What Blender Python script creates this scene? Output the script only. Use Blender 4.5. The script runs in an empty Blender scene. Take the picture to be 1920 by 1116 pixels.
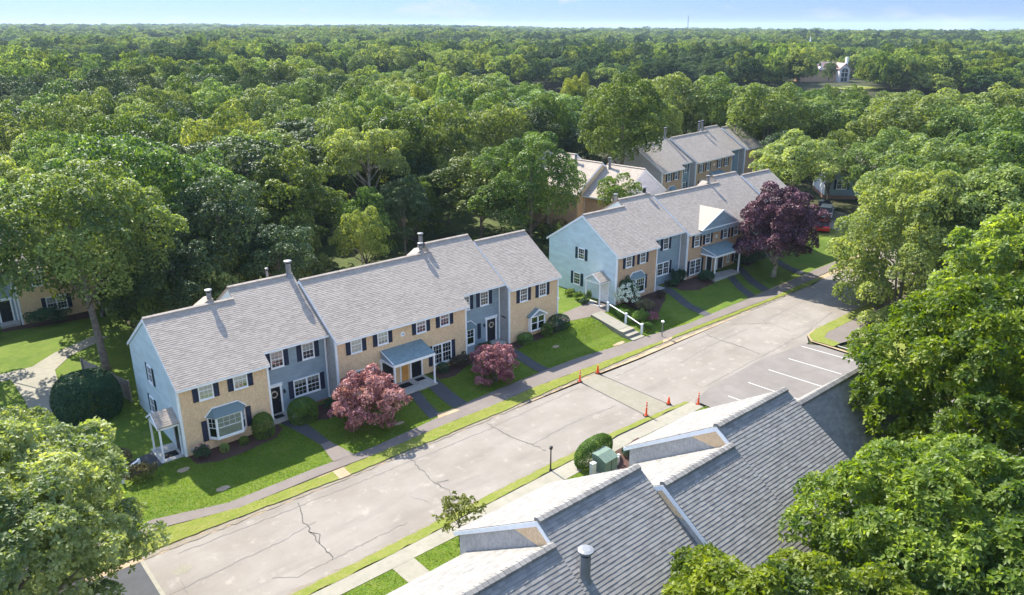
import bpy, bmesh, math, random
import numpy as np
from math import radians as R, sin, cos, pi, hypot
random.seed(7); rng = np.random.default_rng(11)
scn = bpy.context.scene
# ---------------------------------------------------------------- camera, sky, sun, exposure
H = 27.0
cam = bpy.data.objects.new('camera', bpy.data.cameras.new('camera')); scn.collection.objects.link(cam)
cam.location = (0, 0, H); cam.rotation_euler = (R(90 - 19.36), 0, R(49.2 - 90))
cam.data.sensor_width = 36; cam.data.lens = 27.0; cam.data.clip_start = .3; cam.data.clip_end = 40000
scn.camera = cam
SUN_EL, SUN_AZ = 44.5, R(86)          # azimuth counted from +X towards +Y
w = bpy.data.worlds.new('World'); scn.world = w; w.use_nodes = True
nt = w.node_tree; nt.nodes.clear()
out = nt.nodes.new('ShaderNodeOutputWorld'); bg = nt.nodes.new('ShaderNodeBackground')
sky = nt.nodes.new('ShaderNodeTexSky'); sky.sky_type = 'NISHITA'; sky.sun_disc = False
sky.sun_elevation = R(SUN_EL); sky.sun_rotation = R(90) - SUN_AZ
sky.altitude = 30; sky.air_density = 1.0; sky.dust_density = 0.3; sky.ozone_density = 1.2
bg.inputs['Strength'].default_value = .14
nt.links.new(sky.outputs[0], bg.inputs[0]); nt.links.new(bg.outputs[0], out.inputs[0])
# thin wisps of cloud, by direction over the whole sky
tc = nt.nodes.new('ShaderNodeTexCoord'); mp = nt.nodes.new('ShaderNodeMapping'); mp.inputs['Scale'].default_value = (1.0, 1.0, 4.0)
cn = nt.nodes.new('ShaderNodeTexNoise'); cn.inputs['Scale'].default_value = 9; cn.inputs['Detail'].default_value = 5
cr = nt.nodes.new('ShaderNodeMapRange'); cr.inputs[1].default_value = .61; cr.inputs[2].default_value = .76; cr.inputs[4].default_value = .55
cm = nt.nodes.new('ShaderNodeMixRGB'); cm.inputs[2].default_value = (1.7, 1.65, 1.75, 1)
sz = nt.nodes.new('ShaderNodeSeparateXYZ'); gr = nt.nodes.new('ShaderNodeValToRGB'); gm = nt.nodes.new('ShaderNodeMixRGB'); gm.blend_type = 'MULTIPLY'; gm.inputs[0].default_value = 1
el_ = gr.color_ramp.elements; el_[0].position = 0; el_[0].color = (.095, .138, .28, 1); el_[1].position = .6; el_[1].color = (1, 1, 1, 1)
e_ = el_.new(.04); e_.color = (.104, .158, .36, 1); e_ = el_.new(.15); e_.color = (.36, .34, .36, 1); e_ = el_.new(.3); e_.color = (.78, .68, .62, 1)
nt.links.new(tc.outputs['Generated'], mp.inputs[0]); nt.links.new(mp.outputs[0], cn.inputs[0]); nt.links.new(cn.outputs[0], cr.inputs[0])
nt.links.new(tc.outputs['Generated'], sz.inputs[0]); nt.links.new(sz.outputs[2], gr.inputs[0]); hs = nt.nodes.new('ShaderNodeHueSaturation'); hs.inputs['Saturation'].default_value = .92; nt.links.new(sky.outputs[0], hs.inputs['Color']); nt.links.new(hs.outputs[0], gm.inputs[1]); nt.links.new(gr.outputs[0], gm.inputs[2])
fac = cr.outputs[0]
for px_, py_, r_c, a_c in ((1062, 2, .021, 1.0), (570, 21, .007, .5), (335, 38, .016, .45), (875, 14, .008, .45)):     # the few small puffs low over the horizon
    az_c = R(49.2) - math.atan((px_ - 960) / 1526); el_c = math.atan((52 - py_) / 1526)
    vs_ = nt.nodes.new('ShaderNodeVectorMath'); vs_.operation = 'SUBTRACT'; vs_.inputs[1].default_value = (cos(az_c)*cos(el_c), sin(az_c)*cos(el_c), sin(el_c)); nt.links.new(tc.outputs['Generated'], vs_.inputs[0])
    vm_ = nt.nodes.new('ShaderNodeVectorMath'); vm_.operation = 'MULTIPLY'; vm_.inputs[1].default_value = (1, 1, 3.2); nt.links.new(vs_.outputs[0], vm_.inputs[0])
    vl_ = nt.nodes.new('ShaderNodeVectorMath'); vl_.operation = 'LENGTH'; nt.links.new(vm_.outputs[0], vl_.inputs[0])
    ns_ = nt.nodes.new('ShaderNodeTexNoise'); ns_.inputs['Scale'].default_value = 90; ns_.inputs['Detail'].default_value = 4; nt.links.new(tc.outputs['Generated'], ns_.inputs[0])
    ad_ = nt.nodes.new('ShaderNodeMath'); ad_.operation = 'MULTIPLY_ADD'; ad_.inputs[1].default_value = r_c * 1.6; nt.links.new(ns_.outputs[0], ad_.inputs[0]); nt.links.new(vl_.outputs['Value'], ad_.inputs[2])
    mr_ = nt.nodes.new('ShaderNodeMapRange'); mr_.inputs[1].default_value = r_c * 1.7; mr_.inputs[2].default_value = r_c * .7; mr_.inputs[4].default_value = a_c * .75; nt.links.new(ad_.outputs[0], mr_.inputs[0])
    mx_ = nt.nodes.new('ShaderNodeMath'); mx_.operation = 'MAXIMUM'; nt.links.new(fac, mx_.inputs[0]); nt.links.new(mr_.outputs[0], mx_.inputs[1]); fac = mx_.outputs[0]
nt.links.new(fac, cm.inputs[0]); nt.links.new(gm.outputs[0], cm.inputs[1]); nt.links.new(cm.outputs[0], bg.inputs[0])
sl = bpy.data.lights.new('sun', 'SUN'); sl.energy = 3.5; sl.angle = R(.55); sl.color = (1, .94, .82)
sun = bpy.data.objects.new('sun', sl); scn.collection.objects.link(sun)
sun.rotation_euler = (R(90 - SUN_EL), 0, SUN_AZ + pi / 2)
scn.view_settings.view_transform = 'Standard'; scn.view_settings.look = 'None'; scn.view_settings.gamma = 1
scn.view_settings.exposure = 1.88; scn.view_settings.use_curve_mapping = False
scn.render.resolution_x = 1024; scn.render.resolution_y = 595

# ---------------------------------------------------------------- helpers
COL = scn.collection
def link(name, data, parent=None, loc=(0, 0, 0), rz=0):
    o = bpy.data.objects.new(name, data); COL.objects.link(o)
    if parent: o.parent = parent
    o.location = loc
    if rz: o.rotation_euler = (0, 0, rz)
    return o
def tag(o, label=None, cat=None, group=None, kind=None):
    if label: o['label'] = label
    if cat: o['category'] = cat
    if group: o['group'] = group
    if kind: o['kind'] = kind
    return o
def thing(name, label, cat, loc=(0, 0, 0), rz=0, group=None):
    o = link(name, None, None, loc, rz); o.empty_display_size = .3
    return tag(o, label, cat, group)
def copy_tree(o, parent=None):
    c = o.copy(); COL.objects.link(c)
    if parent: c.parent = parent
    for ch in list(o.children): copy_tree(ch, c)
    return c
def fast_mesh(name, V, F, mats, mi=None, attr=None, smooth=False):
    """V (n,3); F (m,k) same-size faces"""
    V = np.asarray(V, dtype=np.float32); F = np.asarray(F, dtype=np.int32); k = F.shape[1]
    me = bpy.data.meshes.new(name)
    me.vertices.add(len(V)); me.vertices.foreach_set('co', V.ravel())
    me.loops.add(F.size); me.loops.foreach_set('vertex_index', F.ravel())
    me.polygons.add(len(F)); me.polygons.foreach_set('loop_start', np.arange(len(F), dtype=np.int32) * k)
    me.polygons.foreach_set('loop_total', np.full(len(F), k, dtype=np.int32))
    if mi is not None: me.polygons.foreach_set('material_index', np.asarray(mi, dtype=np.int32))
    me.polygons.foreach_set('use_smooth', np.full(len(F), bool(smooth)))
    for m in mats: me.materials.append(m)
    if attr is not None:
        a = me.attributes.new('v', 'FLOAT', 'FACE'); a.data.foreach_set('value', np.asarray(attr, dtype=np.float32))
    me.update(calc_edges=True); me.validate()
    return me
class MB:
    def __init__(s): s.v = []; s.f = []; s.m = []; s.a = []
    def face(s, pts, mi=0, a=None):
        n = len(s.v); s.v += [tuple(p) for p in pts]; s.f.append(tuple(range(n, n + len(pts)))); s.m.append(mi)
        s.a.append(random.random() if a is None else a)
    def box(s, x0, x1, y0, y1, z0, z1, mi=0, a=None):
        if a is None: a = random.random()
        P = [(x0,y0,z0),(x1,y0,z0),(x1,y1,z0),(x0,y1,z0),(x0,y0,z1),(x1,y0,z1),(x1,y1,z1),(x0,y1,z1)]
        n = len(s.v); s.v += P
        for q in ((0,3,2,1),(4,5,6,7),(0,1,5,4),(1,2,6,5),(2,3,7,6),(3,0,4,7)):
            s.f.append(tuple(n + i for i in q)); s.m.append(mi); s.a.append(a)
        return s
    def prism(s, poly, d, mi=0, a=None):
        """poly: list of 3D points (ccw seen from outside end), d: extrude vector"""
        n = len(poly); Q = [tuple(p[i] + d[i] for i in range(3)) for p in poly]
        b = len(s.v); s.v += [tuple(p) for p in poly] + Q
        if a is None: a = random.random()
        s.f.append(tuple(b + i for i in range(n))[::-1]); s.f.append(tuple(b + n + i for i in range(n)))
        for i in range(n): j = (i + 1) % n; s.f.append((b + i, b + j, b + n + j, b + n + i))
        s.m += [mi] * (n + 2); s.a += [a] * (n + 2)
        return s
    def tube(s, pts, rad, n=8, mi=0, cap=True):
        import mathutils
        V = [mathutils.Vector(p) for p in pts]; rad = rad if hasattr(rad, '__len__') else [rad] * len(V)
        b = len(s.v)
        for i, p in enumerate(V):
            t = (V[min(i + 1, len(V) - 1)] - V[max(i - 1, 0)]).normalized()
            u = t.orthogonal().normalized() if abs(t.z) < .9 else mathutils.Vector((1, 0, 0)).cross(t).normalized()
            ww = t.cross(u)
            for k in range(n):
                an = 2 * pi * k / n; s.v.append(tuple(p + (u * cos(an) + ww * sin(an)) * rad[i]))
        for i in range(len(V) - 1):
            for k in range(n):
                j = (k + 1) % n
                s.f.append((b + i*n + k, b + i*n + j, b + (i+1)*n + j, b + (i+1)*n + k)); s.m.append(mi); s.a.append(.5)
        if cap:
            s.f.append(tuple(b + k for k in range(n))[::-1]); s.f.append(tuple(b + (len(V)-1)*n + k for k in range(n))); s.m += [mi]*2; s.a += [.5]*2
        return s
    def mesh(s, name, mats, smooth=False, fix=True):
        me = bpy.data.meshes.new(name); me.from_pydata(s.v, [], s.f)
        for m in (mats if isinstance(mats, (list, tuple)) else [mats]): me.materials.append(m)
        me.polygons.foreach_set('material_index', s.m)
        if smooth: me.polygons.foreach_set('use_smooth', [True] * len(s.f))
        a = me.attributes.new('v', 'FLOAT', 'FACE'); a.data.foreach_set('value', s.a)
        if fix:
            bm = bmesh.new(); bm.from_mesh(me); bmesh.ops.recalc_face_normals(bm, faces=bm.faces); bm.to_mesh(me); bm.free()
        me.update(); return me
    def build(s, name, mats, parent=None, loc=(0,0,0), rz=0, smooth=False, fix=True):
        return link(name, s.mesh(name, mats, smooth, fix), parent, loc, rz)

# ---------------------------------------------------------------- materials
class N:
    def __init__(s, name):
        s.m = bpy.data.materials.new(name); s.m.use_nodes = True; s.t = s.m.node_tree; s.t.nodes.clear()
        s.out = s.n('ShaderNodeOutputMaterial'); s.geo = None
    def n(s, t, **k):
        o = s.t.nodes.new(t)
        for a, b in k.items(): setattr(o, a, b)
        return o
    def l(s, a, b): s.t.links.new(a, b)
    def pos(s):
        if not s.geo: s.geo = s.n('ShaderNodeTexCoord')
        return s.geo.outputs['Object']
    def wpos(s):
        g = s.n('ShaderNodeNewGeometry'); return g.outputs['Position']
    def noise(s, scale, detail=4, rough=.55, vec=None, stretch=None):
        o = s.n('ShaderNodeTexNoise'); o.inputs['Scale'].default_value = scale; o.inputs['Detail'].default_value = detail; o.inputs['Roughness'].default_value = rough
        v = vec or s.wpos()
        if stretch:
            mp = s.n('ShaderNodeMapping'); mp.inputs['Scale'].default_value = stretch; s.l(v, mp.inputs[0]); v = mp.outputs[0]
        s.l(v, o.inputs['Vector']); return o.outputs['Fac']
    def rng(s, x, a, b, c, d):
        o = s.n('ShaderNodeMapRange'); s.l(x, o.inputs[0])
        for i, q in enumerate((a, b, c, d)): o.inputs[i + 1].default_value = q
        return o.outputs[0]
    def mix(s, f, a, b, mode='MIX'):
        o = s.n('ShaderNodeMixRGB', blend_type=mode)
        for i, q in enumerate((f, a, b)):
            if isinstance(q, (int, float)): o.inputs[i].default_value = q
            elif isinstance(q, tuple): o.inputs[i].default_value = (*q, 1)
            else: s.l(q, o.inputs[i])
        return o.outputs[0]
    def attr(s, name='v'):
        o = s.n('ShaderNodeAttribute'); o.attribute_name = name; return o.outputs['Fac']
    def bump(s, h, strength, dist):
        o = s.n('ShaderNodeBump'); o.inputs['Strength'].default_value = strength; o.inputs['Distance'].default_value = dist; s.l(h, o.inputs['Height']); return o.outputs[0]
    def bsdf(s, col, rough=.8, bump=None, spec=.3, metal=0):
        b = s.n('ShaderNodeBsdfPrincipled')
        if isinstance(col, tuple): b.inputs['Base Color'].default_value = (*col, 1)
        else: s.l(col, b.inputs['Base Color'])
        if isinstance(rough, (int, float)): b.inputs['Roughness'].default_value = rough
        else: s.l(rough, b.inputs['Roughness'])
        b.inputs['Specular IOR Level'].default_value = spec; b.inputs['Metallic'].default_value = metal
        if bump: s.l(bump, b.inputs['Normal'])
        s.l(b.outputs[0], s.out.inputs[0]); return b
def plain(name, col, rough=.6, var=.12, scale=3, spec=.3, metal=0, fine=40):
    m = N(name); n1 = m.noise(scale, 5); n2 = m.noise(fine, 3)
    f = m.rng(n1, .3, .7, 0, 1); c = m.mix(f, tuple(x * (1 - var) for x in col), tuple(min(1, x * (1 + var)) for x in col))
    m.bsdf(c, rough, m.bump(n2, .15, .01), spec, metal); return m.m
def clap(name, col, pitch=.115):
    m = N(name); g = m.n('ShaderNodeSeparateXYZ'); m.l(m.wpos(), g.inputs[0])
    d = m.n('ShaderNodeMath', operation='DIVIDE'); m.l(g.outputs[2], d.inputs[0]); d.inputs[1].default_value = pitch
    fr = m.n('ShaderNodeMath', operation='FRACT'); m.l(d.outputs[0], fr.inputs[0])
    fl = m.n('ShaderNodeMath', operation='FLOOR'); m.l(d.outputs[0], fl.inputs[0])
    wn = m.n('ShaderNodeTexWhiteNoise', noise_dimensions='1D'); m.l(fl.outputs[0], wn.inputs['W'])
    n1 = m.noise(.9, 5, stretch=(1, 1, 2.5)); n2 = m.noise(14, 3, stretch=(1, 1, 8))
    c = m.mix(m.rng(n1, .3, .7, 0, 1), tuple(x * .88 for x in col), tuple(x * 1.1 for x in col))
    c = m.mix(m.rng(wn.outputs[0], 0, 1, .0, .12), c, tuple(x * .6 for x in col))
    c = m.mix(m.rng(n2, .55, .8, 0, .25), c, tuple(x * 1.3 for x in col))
    inv = m.rng(fr.outputs[0], 0, 1, 1, 0)
    m.bsdf(c, .55, m.bump(inv, .8, .012), .3); return m.m
def cedar(name, col, dark, amt=.5):
    m = N(name); v = m.pos()
    mp = m.n('ShaderNodeMapping'); mp.inputs['Rotation'].default_value = (R(90), 0, 0); 
    # use a brick pattern over (x+y, z)
    g = m.n('ShaderNodeSeparateXYZ'); m.l(v, g.inputs[0])
    ad = m.n('ShaderNodeMath', operation='ADD'); m.l(g.outputs[0], ad.inputs[0]); m.l(g.outputs[1], ad.inputs[1])
    cb = m.n('ShaderNodeCombineXYZ'); m.l(ad.outputs[0], cb.inputs[0]); m.l(g.outputs[2], cb.inputs[1])
    b = m.n('ShaderNodeTexBrick'); m.l(cb.outputs[0], b.inputs['Vector'])
    b.inputs['Scale'].default_value = 1; b.inputs['Mortar Size'].default_value = .006; b.inputs['Brick Width'].default_value = .12; b.inputs['Row Height'].default_value = .125
    b.inputs['Color1'].default_value = (*col, 1); b.inputs['Color2'].default_value = (*[x * (1 - .32 * amt) for x in col], 1); b.inputs['Mortar'].default_value = (*dark, 1); b.inputs['Bias'].default_value = 0
    n1 = m.noise(.7, 5); n2 = m.noise(9, 4, stretch=(1, 1, .3))
    c = m.mix(m.rng(n1, .35, .7, 0, .35), b.outputs[0], dark); c = m.mix(m.rng(n2, .45, .75, 0, .35), c, tuple(min(1, x * 1.25) for x in col))
    fr = m.n('ShaderNodeMath', operation='FRACT'); d = m.n('ShaderNodeMath', operation='DIVIDE'); m.l(g.outputs[2], d.inputs[0]); d.inputs[1].default_value = .125; m.l(d.outputs[0], fr.inputs[0])
    inv = m.rng(fr.outputs[0], 0, 1, 1, 0)
    m.bsdf(c, .85, m.bump(inv, .8, .015), .15); return m.m
def shingle(name, col, col2, col3, var=1):
    m = N(name); a = m.attr(); n1 = m.noise(.35, 5); n2 = m.noise(60, 2); n3 = m.noise(2.2, 4)
    c = m.mix(m.rng(a, 0, 1, 0, 1), col, col2); c = m.mix(m.rng(n1, .4, .7, 0, .3), c, col3)
    c = m.mix(m.rng(n3, .5, .8, 0, .3), c, tuple(x * .7 for x in col)); c = m.mix(m.rng(n2, .3, .7, 0, .25), c, tuple(min(1, x * 1.35) for x in col))
    m.bsdf(c, .9, None, .12); return m.m
def leafmat(name, c1, c2, c3, trans=.30, rough=.55, spec=.22, hue=.002, osc=1.0):
    m = N(name); a = m.attr(); n1 = m.noise(.55 * osc, 3); oi = m.n('ShaderNodeObjectInfo')
    c = m.mix(m.rng(a, 0, 1, 0, 1), c1, c2); c = m.mix(m.rng(n1, .40, .62, 0, .9), c, c3)
    h = m.n('ShaderNodeHueSaturation'); m.l(c, h.inputs['Color'])
    m.l(m.rng(oi.outputs['Random'], 0, 1, .475 + hue, .515 + hue), h.inputs['Hue']); 
    wn = m.n('ShaderNodeTexWhiteNoise', noise_dimensions='1D'); m.l(oi.outputs['Random'], wn.inputs['W'])
    m.l(m.rng(wn.outputs[0], 0, 1, .7, 1.25), h.inputs['Value']); m.l(m.rng(wn.outputs[0], 0, 1, 1.08, .85), h.inputs['Saturation'])
    b = m.n('ShaderNodeBsdfPrincipled'); m.l(h.outputs[0], b.inputs['Base Color']); b.inputs['Roughness'].default_value = rough; b.inputs['Specular IOR Level'].default_value = spec
    t = m.n('ShaderNodeBsdfTranslucent'); tcn = m.mix(1.0, h.outputs[0], (1.9, 1.9, .55), 'MULTIPLY'); m.l(tcn, t.inputs[0])
    ms = m.n('ShaderNodeMixShader'); ms.inputs[0].default_value = trans; m.l(b.outputs[0], ms.inputs[1]); m.l(t.outputs[0], ms.inputs[2]); m.l(ms.outputs[0], m.out.inputs[0])
    return m.m
def glassmat():
    m = N('window_glass'); g = m.n('ShaderNodeBsdfGlossy'); g.inputs['Roughness'].default_value = .06; g.inputs[0].default_value = (.9, .95, 1, 1)
    t = m.n('ShaderNodeBsdfTransparent'); t.inputs[0].default_value = (.86, .9, .9, 1)
    f = m.n('ShaderNodeFresnel'); f.inputs[0].default_value = 1.55; fa = m.rng(f.outputs[0], 0, 1, .07, 1)
    ms = m.n('ShaderNodeMixShader'); m.l(fa, ms.inputs[0]); m.l(t.outputs[0], ms.inputs[1]); m.l(g.outputs[0], ms.inputs[2]); m.l(ms.outputs[0], m.out.inputs[0]); return m.m
M = {}
M['trim'] = plain('white_paint', (.85, .86, .87), .45, .06)
M['clap_light'] = clap('light_blue_siding', (.57, .68, .70))
M['clap_blue'] = clap('slate_blue_siding', (.27, .345, .395))
M['cedar'] = cedar('tan_cedar_shingles', (.82, .585, .36), (.54, .37, .22))
M['cedar_brown'] = cedar('brown_cedar_shingles', (.62, .41, .26), (.36, .24, .15))
M['cedar_grey'] = cedar('weathered_grey_shingles', (.50, .48, .46), (.27, .26, .25), .7)
M['stucco'] = clap('pale_grey_siding', (.74, .69, .70))
M['roof_a'] = shingle('weathered_roof_shingles', (.385, .33, .28), (.28, .238, .203), (.43, .375, .32))
M['roof_c'] = shingle('grey_roof_shingles', (.25, .238, .222), (.155, .148, .14), (.28, .268, .25))
M['roof_blue'] = shingle('blue_grey_roof_shingles', (.20, .265, .28), (.145, .20, .212), (.24, .31, .322))
M['shutter'] = plain('navy_paint', (.012, .018, .045), .5, .2)
M['shutter_green'] = plain('dark_teal_paint', (.01, .035, .045), .5, .2)
M['door'] = plain('black_door_paint', (.008, .010, .018), .35, .2, spec=.5)
M['plywood'] = plain('raw_pine_board', (.55, .27, .07), .7, .2, 2)
M['glass'] = glassmat()
M['inside'] = plain('dim_room', (.03, .035, .04), .9)
M['blind'] = plain('pale_blind', (.68, .66, .60), .8, .1)
M['metal'] = plain('galvanised_metal', (.2, .21, .22), .45, .15, spec=.5, metal=.3)
M['metal_dark'] = plain('dark_metal', (.015, .015, .017), .45)
M['rust'] = plain('rusty_cap', (.33, .25, .21), .7, .25, 12)
M['concrete'] = plain('concrete', (.40, .385, .36), .9, .14, 1.3)
M['brick'] = plain('red_foundation', (.34, .19, .14), .9, .25, 6)
M['wood_grey'] = plain('weathered_wood', (.27, .235, .20), .85, .25, 5)
M['bark'] = plain('bark', (.17, .145, .12), .9, .4, 4)
M['bark_pale'] = plain('pale_bark', (.33, .29, .24), .9, .3, 3)
M['orange'] = plain('orange_plastic', (.85, .09, .02), .45, .08)
M['reflect'] = plain('reflective_band', (.8, .72, .68), .4)
M['rubber'] = plain('black_rubber', (.02, .02, .02), .8)
M['green_box'] = plain('green_utility_paint', (.13, .185, .145), .6, .15)
M['grey_box'] = plain('grey_utility_paint', (.45, .46, .45), .6)
M['straw'] = plain('wreath_straw', (.50, .42, .30), .9, .3, 30)
M['black'] = plain('mat_black', (.012, .012, .014), .9)
M['number'] = plain('sign_lettering', (.05, .05, .06), .6)
M['red_paint'] = plain('red_car_paint', (.5, .012, .012), .25, .05, spec=.6)
M['white_car'] = plain('silver_car_paint', (.6, .61, .63), .25, .05, spec=.6)
M['dark_car'] = plain('dark_blue_car_paint', (.02, .035, .07), .25, .05, spec=.6)
M['pink'] = plain('pink_flowers', (.62, .17, .34), .7)
M['roof_far'] = plain('far_pinkish_roof', (.36, .24, .23), .9, .15, .8)
M['oak'] = leafmat('oak_leaves', (.09, .155, .028), (.265, .335, .08), (.045, .09, .021), .28, osc=.5)
M['oak_pale'] = leafmat('pale_green_leaves', (.15, .21, .04), (.34, .39, .10), (.075, .13, .03), .34, osc=.5)
M['pine'] = leafmat('dark_pine_needles', (.045, .085, .03), (.105, .155, .055), (.032, .065, .028), .2, osc=.5)
M['fg'] = leafmat('glossy_maple_leaves', (.10, .175, .018), (.33, .39, .05), (.05, .10, .016), .42, .48, .3)
M['fgleft'] = leafmat('ash_green_leaves', (.13, .185, .05), (.37, .40, .15), (.065, .112, .032), .38, .5, .28)
M['purple'] = leafmat('purple_leaves', (.075, .025, .05), (.28, .125, .155), (.045, .015, .028), .12, .5, .3)
M['redmaple'] = leafmat('japanese_maple_leaves', (.30, .085, .13), (.66, .37, .37), (.13, .03, .05), .12, .6, .2, osc=2)
M['hedge'] = leafmat('hedge_leaves', (.085, .17, .02), (.15, .24, .035), (.055, .125, .016), .25, osc=3)
M['hedge_dark'] = leafmat('dark_shrub_leaves', (.035, .09, .038), (.07, .14, .055), (.025, .068, .03), .2, osc=2)
M['hedge_lime'] = leafmat('lime_shrub_leaves', (.13, .22, .03), (.24, .30, .05), (.09, .17, .03), .3, osc=3)
M['hedge_olive'] = leafmat('olive_shrub_leaves', (.13, .13, .05), (.20, .18, .07), (.09, .09, .04), .2, osc=3)
M['hedge_brown'] = leafmat('brownish_shrub_leaves', (.075, .055, .04), (.11, .085, .06), (.05, .05, .03), .15, osc=3)
M['hedge_yg'] = leafmat('yellow_green_leaves', (.17, .19, .04), (.28, .28, .07), (.12, .13, .03), .3, osc=3)
M['blade'] = leafmat('grass_blades', (.15, .22, .025), (.22, .27, .045), (.12, .19, .02), .55, .6, .1, osc=1)
M['blade_dry'] = leafmat('dry_grass_blades', (.20, .23, .04), (.30, .29, .08), (.16, .20, .03), .55, .6, .1, osc=2)
M['oak_mid'] = leafmat('mid_green_leaves', (.125, .195, .032), (.31, .38, .085), (.062, .115, .024), .34, osc=.6)
M['far'] = leafmat('distant_leaves', (.12, .18, .035), (.30, .36, .095), (.065, .112, .028), .34, .8, .08, osc=.5)
M['far_pine'] = leafmat('distant_pine_needles', (.045, .085, .032), (.10, .15, .055), (.03, .062, .03), .2, .8, .08, osc=.5)
M['hydr'] = plain('white_hydrangea_heads', (.72, .76, .60), .8, .1)
M['yellow'] = plain('yellow_flowers', (.8, .55, .03), .7)
def ground_mat(name, cs, rough=.95, bump=(.5, .03), fs=30, patch=.25, third=None, speck=.3):
    m = N(name); n1 = m.noise(patch, 6, .6); n2 = m.noise(fs, 4, .7); n3 = m.noise(patch * 5, 5, .6)
    c = m.mix(m.rng(n1, .38, .64, 0, 1), cs[0], cs[1]); c = m.mix(m.rng(n3, .45, .72, 0, .6), c, cs[2])
    c = m.mix(m.rng(n2, .35, .7, 0, speck), c, tuple(x * .45 for x in cs[0]))
    c = m.mix(m.rng(n2, .60, .8, 0, speck), c, tuple(min(1, x * 1.6) for x in cs[1]))
    m.bsdf(c, rough, m.bump(n2, *bump), .15); return m.m
M['lawn'] = ground_mat('mown_lawn', ((.085, .145, .016), (.13, .185, .022), (.19, .20, .05)), bump=(.9, .06), fs=14, patch=.35, speck=.55)
M['lawn_dry'] = ground_mat('dry_lawn', ((.16, .20, .03), (.21, .225, .05), (.30, .25, .10)), bump=(.9, .05), fs=12, patch=.7, speck=.55)
M['forest_floor'] = ground_mat('forest_floor', ((.045, .05, .02), (.03, .045, .015), (.09, .07, .04)), fs=2, patch=.05)
M['under'] = ground_mat('undergrowth', ((.05, .075, .02), (.09, .12, .03), (.13, .10, .06)), fs=2.5, patch=.5, speck=.7)
M['mulch'] = ground_mat('dark_mulch', ((.075, .042, .034), (.10, .055, .045), (.13, .085, .07)), fs=16, patch=1, speck=.6)
M['path'] = ground_mat('asphalt_path', ((.165, .14, .125), (.19, .163, .147), (.15, .128, .117)), bump=(.3, .01), fs=45, patch=.5, speck=.2)
M['path_dark'] = ground_mat('dark_asphalt_path', ((.07, .072, .075), (.085, .085, .09), (.06, .06, .065)), bump=(.3, .01), fs=45, patch=.5, speck=.2)
M['path_pale'] = ground_mat('pale_worn_pavement', ((.26, .24, .195), (.30, .28, .23), (.21, .205, .155)), bump=(.3, .01), fs=35, patch=.5, speck=.3)
M['dirt'] = ground_mat('bare_dirt', ((.34, .25, .16), (.40, .31, .21), (.28, .2, .12)), fs=30, patch=1)
M['kerb_grit'] = ground_mat('gritty_road_edge', ((.22, .185, .14), (.27, .235, .19), (.15, .14, .09)), fs=18, patch=2, speck=.5)
M['gravel'] = ground_mat('milled_road_base', ((.235, .215, .165), (.27, .245, .20), (.205, .195, .14)), bump=(.6, .02), fs=22, patch=1, speck=.5)
def roadmat():
    m = N('old_asphalt'); n1 = m.noise(.22, 6, .62); n2 = m.noise(28, 3, .7); n3 = m.noise(1.1, 6, .65); n4 = m.noise(.5, 4, .6, stretch=(.35, 1.6, 1))
    c = m.mix(m.rng(n1, .38, .64, 0, 1), (.205, .18, .154), (.255, .23, .202)); c = m.mix(m.rng(n4, .5, .72, 0, .45), c, (.15, .133, .117))
    c = m.mix(m.rng(n3, .57, .70, 0, .6), c, (.33, .30, .26)); c = m.mix(m.rng(n3, .40, .28, 0, .35), c, (.185, .17, .155))
    c = m.mix(m.rng(n2, .35, .65, 0, .18), c, (.13, .12, .11))
    m.bsdf(c, .93, m.bump(n2, .4, .01), .15); return m.m
M['road'] = roadmat()
M['lot'] = ground_mat('parking_asphalt', ((.175, .157, .143), (.205, .185, .17), (.155, .14, .13)), bump=(.3, .01), fs=40, patch=.3, speck=.2)
M['crack'] = plain('tar_crack', (.085, .078, .072), .9)
M['crack_soft'] = plain('faint_crack', (.15, .138, .128), .9)
M['stripe'] = plain('painted_stripe', (.46, .45, .43), .7)

# ---------------------------------------------------------------- terrain
def smooth(t): t = min(1, max(0, t)); return t * t * (3 - 2 * t)
SX = [(-30, 0), (12, .03), (20, .15), (25, .3), (41, .5), (54, 1.05), (66, 1.25), (90, 1.6), (96, .95), (112, 1.0), (130, 1.2)]
def sgrade(x):
    if x <= SX[0][0]: return SX[0][1]
    for (a, p), (b, q) in zip(SX, SX[1:]):
        if x <= b: return p + (q - p) * (x - a) / (b - a)
    return SX[-1][1]
def rgr(x):
    for (a, p), (b, q) in zip([(-99, 0), (48, 0), (64, .52), (80, .8), (112, 1.0), (400, 1.2)], [(48, 0), (64, .52), (80, .8), (112, 1.0), (400, 1.2), (99999, 1.2)]):
        if x <= b: return p + (q - p) * (x - a) / (b - a)
def hgt(x, y):
    d = hypot(x, y)
    if y > 30: z = .06 + rgr(x) + (max(sgrade(x), rgr(x)) - rgr(x)) * smooth((y - 42.9) / 4.0)
    else: z = .06 + rgr(x)
    if d > 350:
        az = math.degrees(math.atan2(y, x)); left = smooth((az - 28) / 35)
        z += (2 + 16 * left) * smooth((d - 350) / 3200) + 3.2 * smooth((d - 350) / 500) * smooth((4200 - d) / 900) * (sin(x*.0061 + 1.3) * sin(y*.0047) + .6 * sin(x*.0137 + y*.0093))
    return z
PL = {}
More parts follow.
